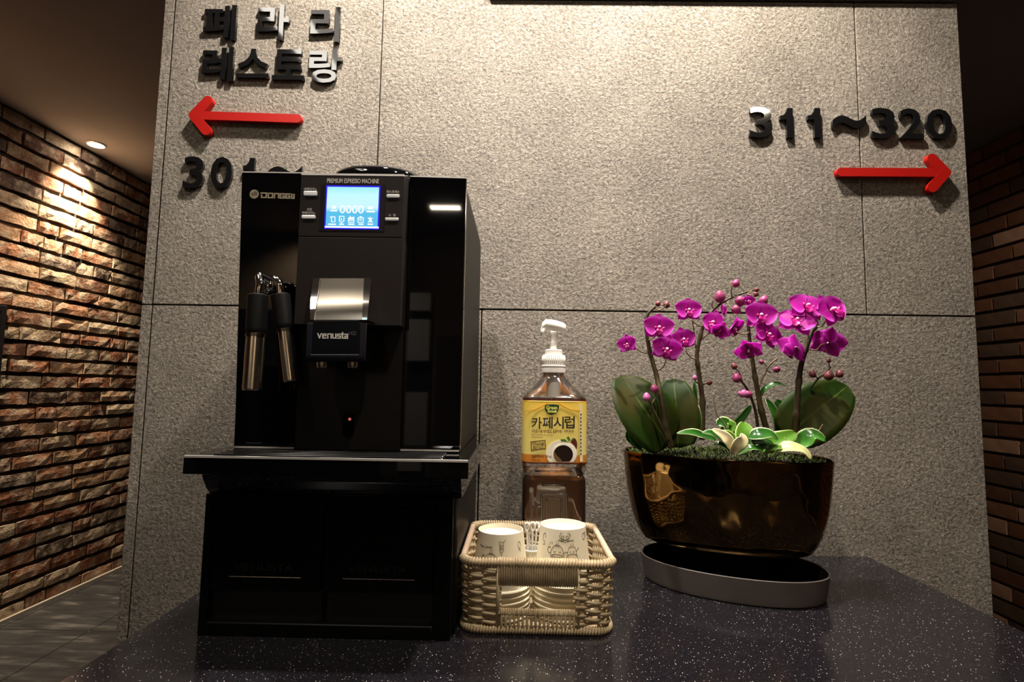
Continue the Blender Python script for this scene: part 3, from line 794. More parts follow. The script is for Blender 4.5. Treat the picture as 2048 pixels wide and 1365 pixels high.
# ---------------------------------------------------------------- paper cups (upside down, in two stacks)
RB, RR, CH = .0293, .0370, .070       # base radius (up), rim radius (down), height
def cup_proto(rb=RB, rr_=RR, ch=CH):
    c = empty('paper_cup', (0, 0, 0))
    pr = [(rr_+.0006, .0000), (rr_+.0022, .0006), (rr_+.0026, .0022), (rr_+.0016, .0036), (rr_, .0040), (rb+.0002, ch-.001), (rb, ch), (rb-.0012, ch), (rb-.0016, ch-.0056)]
    lathe('cup_wall', pr, 0, 0, PAPER, c, 48, (False, False))
    lathe('cup_bottom', [(rb-.0016, ch-.0058), (rb*.5, ch-.0055), (.001, ch-.0055)], 0, 0, PAPERW, c, 48, (False, True))
    return c
def copy_tree(o, parent=None):
    c = o.copy(); COL.objects.link(c)
    if parent: c.parent = parent
    for ch_ in [x for x in o.children]: copy_tree(ch_, c)
    return c
def surf(th, z, rb=RB, rr_=RR, ch=CH, e=.00025):
    r_ = rr_ + (rb-rr_)*(z-.004)/(ch-.004) + e
    return Vector((r_*math.sin(th), -r_*math.cos(th), z))
def doodle(parent, segs, m=BLACKINK, rad=.00019):
    """pen lines on the cup's cone: points are (angle*R in m from the front, height)"""
    bm = bmesh.new()
    for s in segs:
        pts = [surf(x/.033, z) for x, z in s]
        if len(pts) > 1: add_tube(bm, pts, rad, 4)
    o = finish('printed_doodle', bm, m, parent, world=False); return o
def arc(cx, cz, rx, rz, a0, a1, n=14):
    return [(cx + rx*math.cos(math.radians(a0+(a1-a0)*k_/n)), cz + rz*math.sin(math.radians(a0+(a1-a0)*k_/n))) for k_ in range(n+1)]
def cup_text(parent, s, cx, cz, wd, ht):
    me = text_mesh(s, .01, 0.0, res=2); vs = me.vertices
    ax, bx = min(v.co.x for v in vs), max(v.co.x for v in vs); ay, by = min(v.co.y for v in vs), max(v.co.y for v in vs)
    for v in vs:
        u = (v.co.x-ax)/(bx-ax)-.5; q_ = (v.co.y-ay)/(by-ay)-.5
        v.co = surf((cx - u*wd)/.033, cz - q_*ht + .0010*(4*u*u), e=.0002)
    me.materials.clear(); me.materials.append(BLACKINK)
    o = bpy.data.objects.new('printed_lettering', me); COL.objects.link(o); o.parent = parent; return o
proto = cup_proto()
def mug_face(cx, cz, s=1.0):       # bell shaped smiling face with feelers, drinking vessel below
    S = lambda L: [(cx+x*s, cz+z*s) for x, z in L]
    return [S([(-.0085,-.006), (-.0085,-.001), (-.0065,.004), (-.003,.0072), (0,.008), (.003,.0072), (.0065,.004), (.0085,-.001), (.0085,-.006), (.006,-.009), (-.006,-.009), (-.0085,-.006)]),
            S([(-.0012,.008), (-.001,.011), (-.002,.0125)]), S([(.0012,.008), (.0015,.0112), (.0008,.0125)]),
            S(arc(-.0035,.0002,.0014,.001,180,360,6)), S(arc(.0035,.0002,.0014,.001,180,360,6)), S(arc(0,.0045,.003,.0022,20,160,8)),
            S(arc(0,-.0052,.0072,.0017,0,360,18)), S(arc(-.0105,.001,.003,.0036,60,300,10))]
def pot_face(cx, cz, s=1.0):
    S = lambda L: [(cx+x*s, cz+z*s) for x, z in L]
    return [S([(-.006,-.004), (-.0062,.001), (-.0042,.0065), (.0042,.0065), (.0060,.001), (.0058,-.004)]), S(arc(0,-.005,.0072,.0035,0,360,16)), S(arc(0,-.0085,.0066,.0028,150,400,14)),
            S([(-.0012,.0066), (-.001,.0095), (-.0016,.0105)]), S([(.0018,.0066), (.0022,.0098), (.0016,.011)]), S(arc(-.0022,.0015,.001,.0008,180,360,5)), S(arc(.0022,.0015,.001,.0008,180,360,5)),
            S([(-.006,.0005), (-.009,.0012), (-.013,-.002)]), S([(.006,.0015), (.0085,.0045), (.010,.005)])]
def bottle_doodle(cx, cz, s=1.0):
    S = lambda L: [(cx+x*s, cz+z*s) for x, z in L]
    return [S([(-.0026,.006), (.003,.0052), (.0036,-.0045), (.002,-.0062), (-.0012,-.0058), (-.0026,.006)]), S([(-.0026,.002), (.0032,.0014)]), S([(-.0020,-.003), (.0034,-.0034)]), S([(.003,.0056), (.006,.008)]), S([(0,-.0062), (.0014,-.0105)]), S(arc(.0002,-.0008,.0014,.0012,0,360,8))]
def cake_doodle(cx, cz):
    return [arc(cx, cz, .0072, .0044, 200, 380, 12), arc(cx-.003, cz-.0014, .002, .002, 0, 360, 10), arc(cx+.003, cz-.0016, .002, .002, 0, 360, 10), [(cx-.0075,cz-.0012), (cx-.006,cz+.004), (cx+.006,cz+.0035), (cx+.0078,cz+.001)], [(cx-.0045,cz-.005), (cx-.003,cz-.0062)], [(cx+.0025,cz-.005), (cx+.004,cz-.0062)]]
def stack(cx, cy, z0, n, dz, labels, left, grp):
    for k_ in range(n):
        c = proto if (left and k_ == 0) else copy_tree(proto)
        c.location = (cx + random.uniform(-.0004, .0004), cy + random.uniform(-.0004, .0004), z0 + dz*k_)
        c.rotation_euler.z = 0 if k_ == n-1 else random.uniform(0, 6)
        tag(c, labels[k_], 'cup', grp)
        for ch_ in c.children:
            pass
    return c
# right stack / left stack; the top cup of each shows its print
def lab(side, n):
    words = ['bottom cream paper cup', 'second cream paper cup from the bottom', 'third cream paper cup from the bottom', 'fourth cream paper cup from the bottom', 'fifth cream paper cup from the bottom', 'sixth cream paper cup from the bottom', 'seventh cream paper cup from the bottom']
    out = [words[k_] + ' of the %s stack in the basket' % side for k_ in range(n)]
    out[-1] = 'top upside-down cream paper cup with printed doodles, %s stack in the basket' % side
    return out
ZB = .0085
tl = stack(-.0185, -.2885, ZB, 6, .0066, lab('left', 6), True, 'paper cups in the left stack')
tr = stack(.0628, -.2845, ZB, 7, .0066, lab('right', 7), False, 'paper cups in the right stack')
doodle(tr, mug_face(-.010, .044) + pot_face(.0095, .043) + cake_doodle(.000, .0625)
       + [[(-.020,.052), (-.0195,.054)], [(-.022,.050), (-.0225,.052)], [(-.018,.0535), (-.0165,.054)], [(.0345,.056), (.037,.060), (.0365,.064), (.034,.064)], arc(.031,.060,.003,.004,0,360,10), arc(-.031,.058,.0028,.005,0,300,10), [(-.033,.050), (-.030,.049), (-.029,.052)]])
cup_text(tr, 'Sweet Coffee', .0015, .0562, .021, .0028)
doodle(tl, mug_face(-.0115, .040) + bottle_doodle(.0015, .056) + [arc(-.0140,.0405,.0009,.0009,0,360,6), arc(-.009,.0405,.0009,.0009,0,360,6), arc(.029,.056,.0025,.004,0,360,10), [(.027,.050), (.031,.051), (.0305,.047)], [(-.003,.038), (.000,.035), (.0015,.037)]])
cup_text(tl, 'Sweet Coffee', -.021, .0535, .021, .0028)

# small holder with white stirrers behind the two stacks
HX, HY = .0235, -.2255
hc = empty('stirrer_cup', (HX, HY, .0082), 'slim white paper cup holding stirrers, between the two cup stacks', 'cup')
lathe('cup_wall', [(.0105, .0082), (.0135, .0660), (.0150, .0670), (.0152, .0690), (.0144, .0700), (.0132, .0690), (.0100, .010), (.001, .010)], HX, HY, PAPERW, hc, 32, (True, True))
for k_, (dx, dy, zt, ly) in enumerate(((-.006, .002, .0985, -.02), (.000, -.003, .1005, .03), (.005, .001, .0995, .05), (.010, -.002, .0960, .09), (-.002, .006, .094, -.04), (.012, .004, .090, .10))):
    st = empty('stirrer', (HX+dx*.4, HY+dy*.6, .0125)); tag(st, ['white plastic stirrer with a round loop end at the left of the bundle', 'tallest white plastic stirrer in the middle of the bundle', 'white plastic stirrer just right of the tallest one', 'white plastic stirrer leaning right in the bundle', 'short white plastic stirrer at the back of the bundle', 'lowest white plastic stirrer at the right of the bundle'][k_], 'stirrer', 'stirrers in the slim white cup')
    a_ = Vector((HX+dx*.4, HY+dy*.6, .0125)); b_ = Vector((HX+dx+ly*.04, HY+dy, zt-.006))
    tube('shaft', [a_, b_], .0017, WHITEPL, st, 8)
    loop = [b_ + Vector((.0030*math.cos(2*PI*i/16), .0006, .0052+.0052*math.sin(2*PI*i/16))) for i in range(16)]
    tube('loop_end', loop, .0019, WHITEPL, st, 7, True, closed=True)

# ---------------------------------------------------------------- syrup bottle
BX, BY = .0610, -.0975
sb = empty('syrup_bottle', (BX, BY, 0), 'clear square syrup bottle with yellow label and white pump behind the basket', 'bottle')
def glassy(name, color, ior, rough=.02):
    return mat(name, color, rough, 0, .5, trans=1.0, ior=ior)
PET = bpy.data.materials.new('clear_pet'); PET.use_nodes = True; k = NT(PET)
k.n.remove(k.b); out = k.n['Material Output']
g = k.n.new('ShaderNodeBsdfGlossy'); g.inputs['Roughness'].default_value = .06
tr_ = k.n.new('ShaderNodeBsdfTransparent'); tr_.inputs[0].default_value = (.97, .95, .93, 1)
fz = k.n.new('ShaderNodeFresnel'); fz.inputs['IOR'].default_value = 1.55
ms = k.n.new('ShaderNodeMixShader'); mf = k.math('ADD', k.math('MULTIPLY', fz.outputs[0], 1.0), .05)
k.l(mf, ms.inputs[0]); k.l(tr_.outputs[0], ms.inputs[1]); k.l(g.outputs[0], ms.inputs[2])
df = k.n.new('ShaderNodeBsdfDiffuse'); df.inputs[0].default_value = (.85, .82, .78, 1); m3 = k.n.new('ShaderNodeMixShader'); m3.inputs[0].default_value = .010
k.l(ms.outputs[0], m3.inputs[1]); k.l(df.outputs[0], m3.inputs[2]); k.l(m3.outputs[0], out.inputs['Surface'])
H = .0515
def sq(z, h, p=7.0): return ring_pts(BX, BY, z, h, h, p, 0, 64)
shell = [sq(.0005, H*.88), sq(.004, H*.97), sq(.010, H), sq(.150, H), sq(.1545, H*.965), sq(.158, H*.93), sq(.162, H*.965), sq(.166, H*.985), sq(.170, H),
         sq(.278, H), sq(.282, H*.985, 6), sq(.286, H*.90, 5), sq(.300, H*.62, 3.5), sq(.312, H*.42, 2.6), sq(.318, H*.345, 2.2), sq(.328, H*.32, 2)]
loft('bottle_shell', shell, PET, sb, True, False)
liq = mat('amber_syrup', srgb(150,94,26), .08, 0, .3, trans=.40, ior=1.33)
zl = at(1106, 952, -.149).z
loft('syrup', [sq(.003, H*.85), sq(.006, H*.93), sq(.012, H*.97), sq(.150, H*.97), sq(zl-.0035, H*.93), sq(zl-.0015, H*.915)], liq, sb)
# moulded ribs in the front face
yf = BY - H - .0004
for (px, py, wx, nm) in ((1107, 943, 74, 'rib'), (1107, 971, 46, 'rib')):
    A = at(px-wx/2, py, yf); B = at(px+wx/2, py, yf)
    tube('moulded_rib', [A, B], .0016, PET, sb, 8, True)
def framepath(x0, y0, x1, y1, r_=8):
    pts = [(x0, y1), (x0, y0+r_), (x0+r_*.3, y0+r_*.3), (x0+r_, y0), (x1-r_, y0), (x1-r_*.3, y0+r_*.3), (x1, y0+r_), (x1, y1)]
    return spline([at(x, y, yf) for x, y in pts], 3)
tube('moulded_rib', framepath(1083, 989, 1133, 1090), .0018, PET, sb, 8, True)
tube('moulded_rib', framepath(1093, 998, 1123, 1090), .0014, PET, sb, 8, True)
# dip tube
tube('dip_tube', [(BX+.001, BY, .02), (BX-.001, BY, .325)], .0038, WHITEPL, sb, 12, True)
lathe('pump_cylinder', [(.0115, .280), (.0120, .283), (.0105, .312), (.0100, .322), (.0110, .325)], BX, BY, WHITEPL, sb, 24)
# label wrapped round the body
LAB = mat('yellow_label', srgb(240,204,70), .42); k = NT(LAB)
sep = k.n.new('ShaderNodeSeparateXYZ'); k.l(k.co('Generated'), sep.inputs[0])
k.l(k.ramp(sep.outputs[2], [(0, srgb(206,128,44)), (.125, srgb(214,138,50)), (.13, srgb(240,224,132)), (.6, srgb(242,220,116)), (.92, srgb(242,208,88)), (1, srgb(240,196,70))]).outputs[0], k.b.inputs['Base Color'])
z0, z1 = at(1106, 926, -.149).z, at(1106, 802, -.149).z
yl = BY - H - .0010
lb = loft('label', [sq(z0, H+.0008), sq(z0+.001, H+.0010), sq(z1-.018, H+.0010), sq(z1-.001, H*.995+.0008), sq(z1, H*.992)], LAB, sb, False, False)
loft('label_edge', [sq(z1+.0002, H*.994+.0012), sq(z1+.0022, H*.99+.0012)], mat('maroon_film', srgb(78,28,22), .3), sb, False, False)
loft('label_edge', [sq(z0-.0018, H+.0012), sq(z0-.0001, H+.0012)], bpy.data.materials['maroon_film'], sb, False, False)
Yl = BY - H - .0014
def poly_px(name, pts, Y, m, parent, th=.0003):
    bm = bmesh.new(); add_prism(bm, [(at(x, y, Y).x, at(x, y, Y).z) for x, y in pts], Y, Y+th)
    bmesh.ops.recalc_face_normals(bm, faces=bm.faces); return finish(name, bm, m, parent)
def ell(cx, cy, rx, ry, a0=0, a1=360, n=28): return [(cx+rx*math.cos(math.radians(a0+(a1-a0)*i/n)), cy+ry*math.sin(math.radians(a0+(a1-a0)*i/n))) for i in range(n if a1-a0 >= 360 else n+1)]
GREEN = mat('green_print', srgb(34,70,30), .5); YEL = mat('pale_yellow_print', srgb(235,232,120), .5); BRN = mat('brown_print', srgb(90,50,22), .5)
# gable fold of lighter carton shape at the top
glyphs('label_fold', [[(1051,823), (1068,821), (1096,807)], [(1117,807), (1140,820), (1160,822)]], mat('fold_print', srgb(226,160,40), .5), lb, Yl-.0002, .8)
gb = poly_px('green_emblem', [(1090,811), (1096,809.5), (1106,809), (1115,810), (1118.5,812), (1117,821), (1112,827), (1104,830), (1096,828), (1091,822), (1089.5,816)], Yl-.0003, GREEN, lb)
ptext('emblem_lettering', 'Green', (1092.5, 812, 1114.5, 819.5), Yl-.0005, YEL, gb, offset=.03)
ptext('emblem_lettering', 'Sweet', (1095, 819.5, 1113.5, 826), Yl-.0005, YEL, gb, offset=.03)
for s, px in (('카', (1063, 835, 1084, 858)), ('페', (1085, 834, 1105.5, 858)), ('시', (1107, 834, 1127.5, 858)), ('럽', (1129, 833, 1149.5, 857))):
    ptext('label_lettering', s, px, Yl-.0003, BLACKINK, lb, offset=.010)
ptext('label_lettering', '커피를 더욱 부드럽고, 달콤하게~', (1063, 860.5, 1125, 866.5), Yl-.0003, BRN, lb, offset=.01)
ptext('label_lettering', 'Cafe Syrup', (1128, 860, 1148, 865.5), Yl-.0003, BRN, lb, shear=.3)
ptext('label_lettering', 'Rich and sweet flavor for your coffee', (1063, 869, 1106, 872), Yl-.0003, BRN, lb)
ptext('label_lettering', 'coffee and more', (1063, 873.5, 1085, 876), Yl-.0003, BRN, lb)
st = glyphs('stamp_frame', [[(1062,884), (1090,881.5), (1091,898), (1063,901), (1062,884)]], BRN, lb, Yl-.0003, .9)
ptext('label_lettering', '바리스타용', (1064, 885, 1088, 891.5), Yl-.0003, BRN, lb, offset=.02)
ptext('label_lettering', 'Barista', (1066, 892.5, 1087, 898), Yl-.0003, BRN, lb)
ptext('label_lettering', '1.5L(4,950 kcal, 1.96 kg)', (1062, 911, 1103, 917), Yl-.0003, BLACKINK, lb, offset=.005)
ptext('label_lettering', '설탕시럽 100%', (1062, 919, 1080, 923), Yl-.0003, BRN, lb)
sau = poly_px('printed_saucer', [(x, min(y, 925)) for x, y in ell(1123, 908, 31, 27)], Yl-.0002, mat('saucer_print', srgb(243,236,214), .5), lb)
poly_px('printed_bean', ell(1148, 890, 6.5, 13), Yl-.00015, mat('bean_print', srgb(92,36,18), .5), lb)
for q_ in ([(1138,884), (1133,876), (1137,873), (1141,880)], [(1136,885), (1122,883), (1121,879), (1130,879)], [(1140,884), (1146,876), (1147,881)]): poly_px('printed_leaf', q_, Yl-.0004, mat('leaf_print', srgb(70,120,40), .5) if 'leaf_print' not in bpy.data.materials else bpy.data.materials['leaf_print'], lb)
cpp = poly_px('printed_cup', [(x, min(y, 925)) for x, y in ell(1128, 909, 24, 22)], Yl-.0005, mat('cup_print', srgb(252,246,228), .5), lb)
poly_px('printed_coffee', [(x, min(y, 924)) for x, y in ell(1126.5, 909.5, 19.5, 18.5)], Yl-.0008, mat('coffee_print', srgb(30,14,8), .35), lb)
poly_px('printed_coffee', [(1108,902), (1114,912), (1124,922), (1119,924), (1112,922), (1108,914)], Yl-.0010, mat('coffee_light_print', srgb(112,84,48), .4), lb)
poly_px('side_text_strip', [(1158,808), (1164,808), (1165.5,924), (1160,924)], Yl-.0001, mat('white_strip', srgb(240,228,180), .5), lb)
for i in range(12):
    poly_px('side_text_mark', [(1160.5, 828+i*7.2), (1163, 828+i*7.2), (1163, 831+i*7.2), (1160.5, 831+i*7.2)], Yl-.0003, BLACKINK, lb)
# pump: collar, ribs, stem, head
pc = lathe('pump_collar', [(.0200, .3215), (.0203, .3225), (.0203, .3295), (.0190, .3305), (.0190, .3312), (.0207, .3318), (.0207, .3335), (.0192, .3345), (.0192, .3505), (.0180, .3520), (.0148, .3525), (.0148, .3600), (.0135, .3610), (.006, .3612)], BX, BY, WHITEPL, sb, 48)
bm = bmesh.new()
for k_ in range(36):
    a_ = 2*PI*k_/36; x, y = BX+.0193*math.cos(a_), BY+.0193*math.sin(a_)
    add_tube(bm, [Vector((x, y, .3355)), Vector((x, y, .3495))], .0008, 5)
tag(finish('collar_ribs', bm, WHITEPL, pc, True), kind='stuff')
tube('pump_stem', [(BX-.0002, BY, .358), (BX-.0005, BY, .374), (BX-.001, BY, .386), (BX-.001, BY, .392)], [.0062, .0058, .0052, .0085], WHITEPL, sb, 20, True)
ph = [(-.0215, .3925, .0045, .0060), (-.0200, .4000, .0058, .0075), (-.0140, .4045, .0072, .0088), (-.004, .4030, .0090, .0098), (.008, .4005, .0100, .0098), (.0175, .3975, .0098, .0092), (.0196, .3970, .0085, .0078)]
bm = bmesh.new()
add_loft(bm, [[Vector((BX+x, BY + ry*math.cos(2*PI*i/16), z + rz*math.sin(2*PI*i/16)*(1 if math.sin(2*PI*i/16) > 0 else .8))) for i in range(16)] for x, z, ry, rz in ph])
bmesh.ops.recalc_face_normals(bm, faces=bm.faces)
hd = finish('pump_head', bm, WHITEPL, sb, 'angle')
tube('spout_tip', [(BX-.0175, BY-.001, .398), (BX-.0190, BY-.002, .391), (BX-.0192, BY-.002, .3855)], [.0046, .0038, .0033], WHITEPL, hd, 14, True)

# ---------------------------------------------------------------- flower bowl and saucer
ANG = -math.radians(20); PX, PY = .3305, -.132; PA, PB = .157, .082
def pot_bronze():
    m = mat('bronze_glaze', rough=.055, metal=1.0, spec=.6); k = NT(m); co = k.co()
    n = k.tex('ShaderNodeTexNoise', co, Scale=7.0, Detail=5.0, Roughness=.6, Distortion=.5)
    k.l(k.ramp(n.outputs[0], [(.3, srgb(78,60,36)), (.5, srgb(122,96,58)), (.7, srgb(146,116,74))]).outputs[0], k.b.inputs['Base Color'])
    n2 = k.tex('ShaderNodeTexNoise', co, Scale=14.0, Detail=2.0)
    k.l(k.bump(n2.outputs[0], .5, .006), k.b.inputs['Normal'])
    return m
BRONZE = pot_bronze()
pot = empty('flower_bowl', (PX, PY, .004), 'oval bronze-glazed bowl planted with orchids, standing in a grey saucer', 'plant pot')
pr = [(.40, .0545), (.74, .0545), (.795, .058), (.835, .068), (.885, .085), (.925, .105), (.955, .130), (.975, .155), (.990, .180), (1.0, .1935), (.992, .1955), (.975, .1945), (.965, .180), (.95, .150), (.3, .150)]
loft('bowl_shell', [ring_pts(PX, PY, z, PA*s, PB*s if s > .5 else PB*s, 2.25, ANG, 72) for s, z in pr], BRONZE, pot)
loft('foot_ring', [ring_pts(PX, PY, z, PA*s, PB*s, 2.2, ANG, 48) for s, z in ((.50, .0052), (.52, .055))], BLACKPL, pot)
# moss: many short curved blades over a low mound
MOSS = noisy('moss', srgb(26,38,14), srgb(88,106,42), 120, .85)
SOIL = noisy('bark_soil', srgb(22,18,12), srgb(44,36,22), 60, .95, .004)
loft('soil', [ring_pts(PX, PY, z, PA*s, PB*s, 2.25, ANG, 48) for s, z in ((.955, .172), (.955, .186), (.8, .192), (.4, .197), (.05, .199))], SOIL, pot)
bm = bmesh.new()
for i in range(2600):
    a_ = random.uniform(0, 2*PI); r_ = math.sqrt(random.random())*.93
    x = r_*PA*math.cos(a_); y = r_*PB*math.sin(a_)
    X = PX + x*math.cos(ANG) - y*math.sin(ANG); Y = PY + x*math.sin(ANG) + y*math.cos(ANG)
    z = .188 + .009*(1-r_*r_) + random.uniform(-.001, .002)
    d = Vector((random.uniform(-1, 1), random.uniform(-1, 1), random.uniform(.2, 1))).normalized()*random.uniform(.005, .011)
    s = Vector((random.uniform(-1, 1), random.uniform(-1, 1), 0)).normalized()*.0009
    p = Vector((X, Y, z)); q_ = p + d*.55 + Vector((0, 0, .001)); t_ = p + d + s*2
    v_ = [bm.verts.new(c_) for c_ in (p-s, p+s, q_+s, q_-s, t_)]
    bm.faces.new(v_[:4]); bm.faces.new((v_[3], v_[2], v_[4]))
tag(finish('moss', bm, MOSS, pot), kind='stuff')
# saucer
SX, SY = .331, -.155
SGREY = noisy('grey_glazed_ceramic', srgb(80,72,67), srgb(86,78,73), 30, .42)
sr = [(.90, .0), (.955, .0015), (.965, .006), (1.0, .0345), (1.002, .0362), (.993, .0372), (.982, .0360), (.945, .008), (.93, .005), (.2, .005)]
sau_o = loft('pot_saucer', [ring_pts(SX, SY, z, .1335*s, .0815*s, 2.15, -math.radians(22), 80) for s, z in sr], SGREY)
sau_o.data.materials.append(mat('saucer_inner_shade', srgb(30,26,24), .25))  # inner faces coloured dark for the shadow under the bowl
for p in sau_o.data.polygons:
    c_ = p.center
    if .0049 < c_.z < .0355 and p.normal.z >= 0 and (Vector((c_.x-SX, c_.y-SY)).length > 0) and (p.normal.xy.dot(Vector((c_.x-SX, c_.y-SY))) < 0 or p.normal.z > .9): p.material_index = 1
tag(recentre(sau_o), 'low oval grey saucer with shade coloured inside under the bronze bowl', 'saucer')

# ---------------------------------------------------------------- plants
def uvmat(name, centre, edge, edge_w, rib=None, back=None, rough=.3, trans=.3, streak=None):
    m = mat(name, centre, rough); k = NT(m)
    uv = k.co('UV'); sep = k.n.new('ShaderNodeSeparateXYZ'); k.l(uv, sep.inputs[0])
    a_ = k.math('ABSOLUTE', k.math('SUBTRACT', sep.outputs[1], .5)); a_ = k.math('MULTIPLY', a_, 2.0)   # 0 midrib .. 1 edge
    n = k.tex('ShaderNodeTexNoise', k.co(), Scale=90.0, Detail=4.0)
    a2 = k.math('ADD', a_, k.math('MULTIPLY', k.math('SUBTRACT', n.outputs[0], .5), .14))
    c = k.ramp(a2, [(max(1-edge_w-.03, 0), centre), (min(1-edge_w+.02, 1), edge)]).outputs[0]
    if rib: c = k.mix(k.ramp(a_, [(.0, (1,1,1)), (.05, (0,0,0))]).outputs[0], c, rib)
    if streak:
        n2 = k.tex('ShaderNodeTexNoise', k.co(), Scale=14.0, Detail=3.0)
        c = k.mix(k.ramp(n2.outputs[0], [(.42, (0,0,0)), (.62, (1,1,1))]).outputs[0], c, streak)
    k.l(c, k.b.inputs['Base Color'])
    tl_ = k.n.new('ShaderNodeBsdfTranslucent'); k.l(c, tl_.inputs[0]); mx = k.n.new('ShaderNodeMixShader'); mx.inputs[0].default_value = trans
    k.l(k.b.outputs[0], mx.inputs[1]); k.l(tl_.outputs[0], mx.inputs[2]); k.l(mx.outputs[0], k.n['Material Output'].inputs['Surface'])
    return m
LEAFBIG = uvmat('orchid_leaf', srgb(34,56,8), srgb(50,76,14), .06, srgb(92,112,44), rough=.5, trans=.38, streak=srgb(60,58,16))
LEAFBIG.node_tree.nodes['Principled BSDF'].inputs['Specular IOR Level'].default_value = .25
LEAFVAR = uvmat('variegated_leaf', srgb(34,88,26), srgb(222,222,176), .13, None, rough=.22, trans=.18, streak=srgb(70,128,44))
LEAFPALE = uvmat('cream_leaf', srgb(216,202,158), srgb(230,220,180), .2, None, rough=.35, trans=.15, streak=srgb(190,190,130))
LEAFGRN = uvmat('green_leaf', srgb(44,92,36), srgb(70,126,50), .1, srgb(120,150,90), rough=.25, trans=.25)
LEAFLIME = uvmat('lime_leaf', srgb(104,158,50), srgb(206,216,130), .09, None, rough=.35, trans=.35)
def leaf_bm(bm, mid, widths, nrm, cup=.15, nv=8, wave=0.0):
    """mid: midrib points, widths: half-width at each, nrm: facing direction"""
    uvl = bm.loops.layers.uv.verify(); n = len(mid); rows = []
    for i, p in enumerate(mid):
        a_ = mid[max(i-1, 0)]; b_ = mid[min(i+1, n-1)]; t_ = (b_-a_).normalized()
        s = t_.cross(nrm).normalized(); nn = s.cross(t_).normalized()
        row = []
        for j in range(nv+1):
            v_ = 2*j/nv-1
            row.append((bm.verts.new(p + s*v_*widths[i] + nn*(abs(v_)**1.5)*widths[i]*cup + nn*wave*math.sin(i*.9 + v_*1.5)*abs(v_)), i/(n-1), j/nv))
        rows.append(row)
    for i in range(n-1):
        for j in range(nv):
            q_ = (rows[i][j], rows[i][j+1], rows[i+1][j+1], rows[i+1][j])
            f = bm.faces.new([x[0] for x in q_])
            for lp, x in zip(f.loops, q_): lp[uvl].uv = (x[1], x[2])
def leaf(name, pts, wmax, nrm, m, parent, shape=(.55, .42), cup=.15, wave=0, n=14, tip=.9, label=None):
    mid = spline(pts, max(2, n//(len(pts)-1))); N = len(mid)
    ws = []
    for i in range(N):
        t_ = i/(N-1); s = (math.sin(PI*min(t_**shape[0], 1)))**shape[1] if 0 < t_ < 1 else 0
        ws.append(max(wmax*s, .0004))
    ws[0] = max(ws[0], wmax*.15)
    bm = bmesh.new(); leaf_bm(bm, mid, ws, Vector(nrm).normalized(), cup, 8, wave)
    o = finish(name, bm, m, parent, True)
    md = o.modifiers.new('thickness', 'SOLIDIFY'); md.thickness = .0007
    if label: o['label'] = label
    return o
ZX = lambda x: 1200 + x/3.793
ZY = lambda y: 540 + y/3.793
def z3(x, y, Y): return at(ZX(x), ZY(y), Y)

PETALM = mat('magenta_petal', srgb(176,22,150), .45); k = NT(PETALM)
uv = k.co('UV'); sep = k.n.new('ShaderNodeSeparateXYZ'); k.l(uv, sep.inputs[0])
a_ = k.math('MULTIPLY', k.math('ABSOLUTE', k.math('SUBTRACT', sep.outputs[1], .5)), 2.0)
wv = k.tex('ShaderNodeTexNoise', k.co(), Scale=160.0, Detail=2.0)
c = k.ramp(a_, [(0, srgb(180,12,150)), (.6, srgb(194,24,170)), (1, srgb(232,92,220))]).outputs[0]
c = k.mix(k.ramp(sep.outputs[0], [(0, (.8,.8,.8)), (.22, (0,0,0))]).outputs[0], c, srgb(130,6,96))
c = k.mix(.35, c, k.ramp(wv.outputs[0], [(.3, (.7,.7,.7)), (.7, (1,1,1))]).outputs[0], 'MULTIPLY')
k.l(c, k.b.inputs['Base Color'])
tl_ = k.n.new('ShaderNodeBsdfTranslucent'); k.l(c, tl_.inputs[0]); mx = k.n.new('ShaderNodeMixShader'); mx.inputs[0].default_value = .35
k.l(k.b.outputs[0], mx.inputs[1]); k.l(tl_.outputs[0], mx.inputs[2]); k.l(mx.outputs[0], k.n['Material Output'].inputs['Surface'])
LIPM = mat('dark_magenta_lip', srgb(160,8,110), .4)
COLM = mat('pale_column', srgb(244,190,214), .35)
BUDM = noisy('orchid_bud', srgb(128,44,84), srgb(170,70,120), 60, .4)
BUDD = noisy('dark_orchid_bud', srgb(92,40,44), srgb(124,60,62), 60, .45)
BUDP = noisy('pink_orchid_bud', srgb(186,80,150), srgb(216,130,180), 60, .4)
STEMM = noisy('orchid_stem', srgb(44,34,22), srgb(66,56,28), 50, .45)
STEMG = noisy('thin_green_stem', srgb(110,92,70), srgb(140,124,92), 50, .45)
def petal_mesh(name, L, W, e0, e1, cup, bend, m, nu=10, nv=8):
    bm = bmesh.new(); uvl = bm.loops.layers.uv.verify(); rows = []
    for i in range(nu+1):
        u = i/nu; w_ = W*(math.sin(PI*min(u**e0, 1)))**e1 if 0 < u < 1 else (W*.12 if u == 0 else W*.02)
        row = []
        for j in range(nv+1):
            v_ = 2*j/nv-1
            row.append((bm.verts.new((v_*w_, -cup*W*v_*v_*0.6 + bend*L*u*u + .04*L*math.sin(3*u+v_*2)*.3, L*u*(1-.06*v_*v_))), u, j/nv))
        rows.append(row)
    for i in range(nu):
        for j in range(nv):
            q_ = (rows[i][j], rows[i+1][j], rows[i+1][j+1], rows[i][j+1]); f = bm.faces.new([x[0] for x in q_])
            for lp, x in zip(f.loops, q_): lp[uvl].uv = (x[1], x[2])
    me = bpy.data.meshes.new(name); bm.to_mesh(me); bm.free(); me.materials.append(m)
    me.polygons.foreach_set('use_smooth', [True]*len(me.polygons)); return me
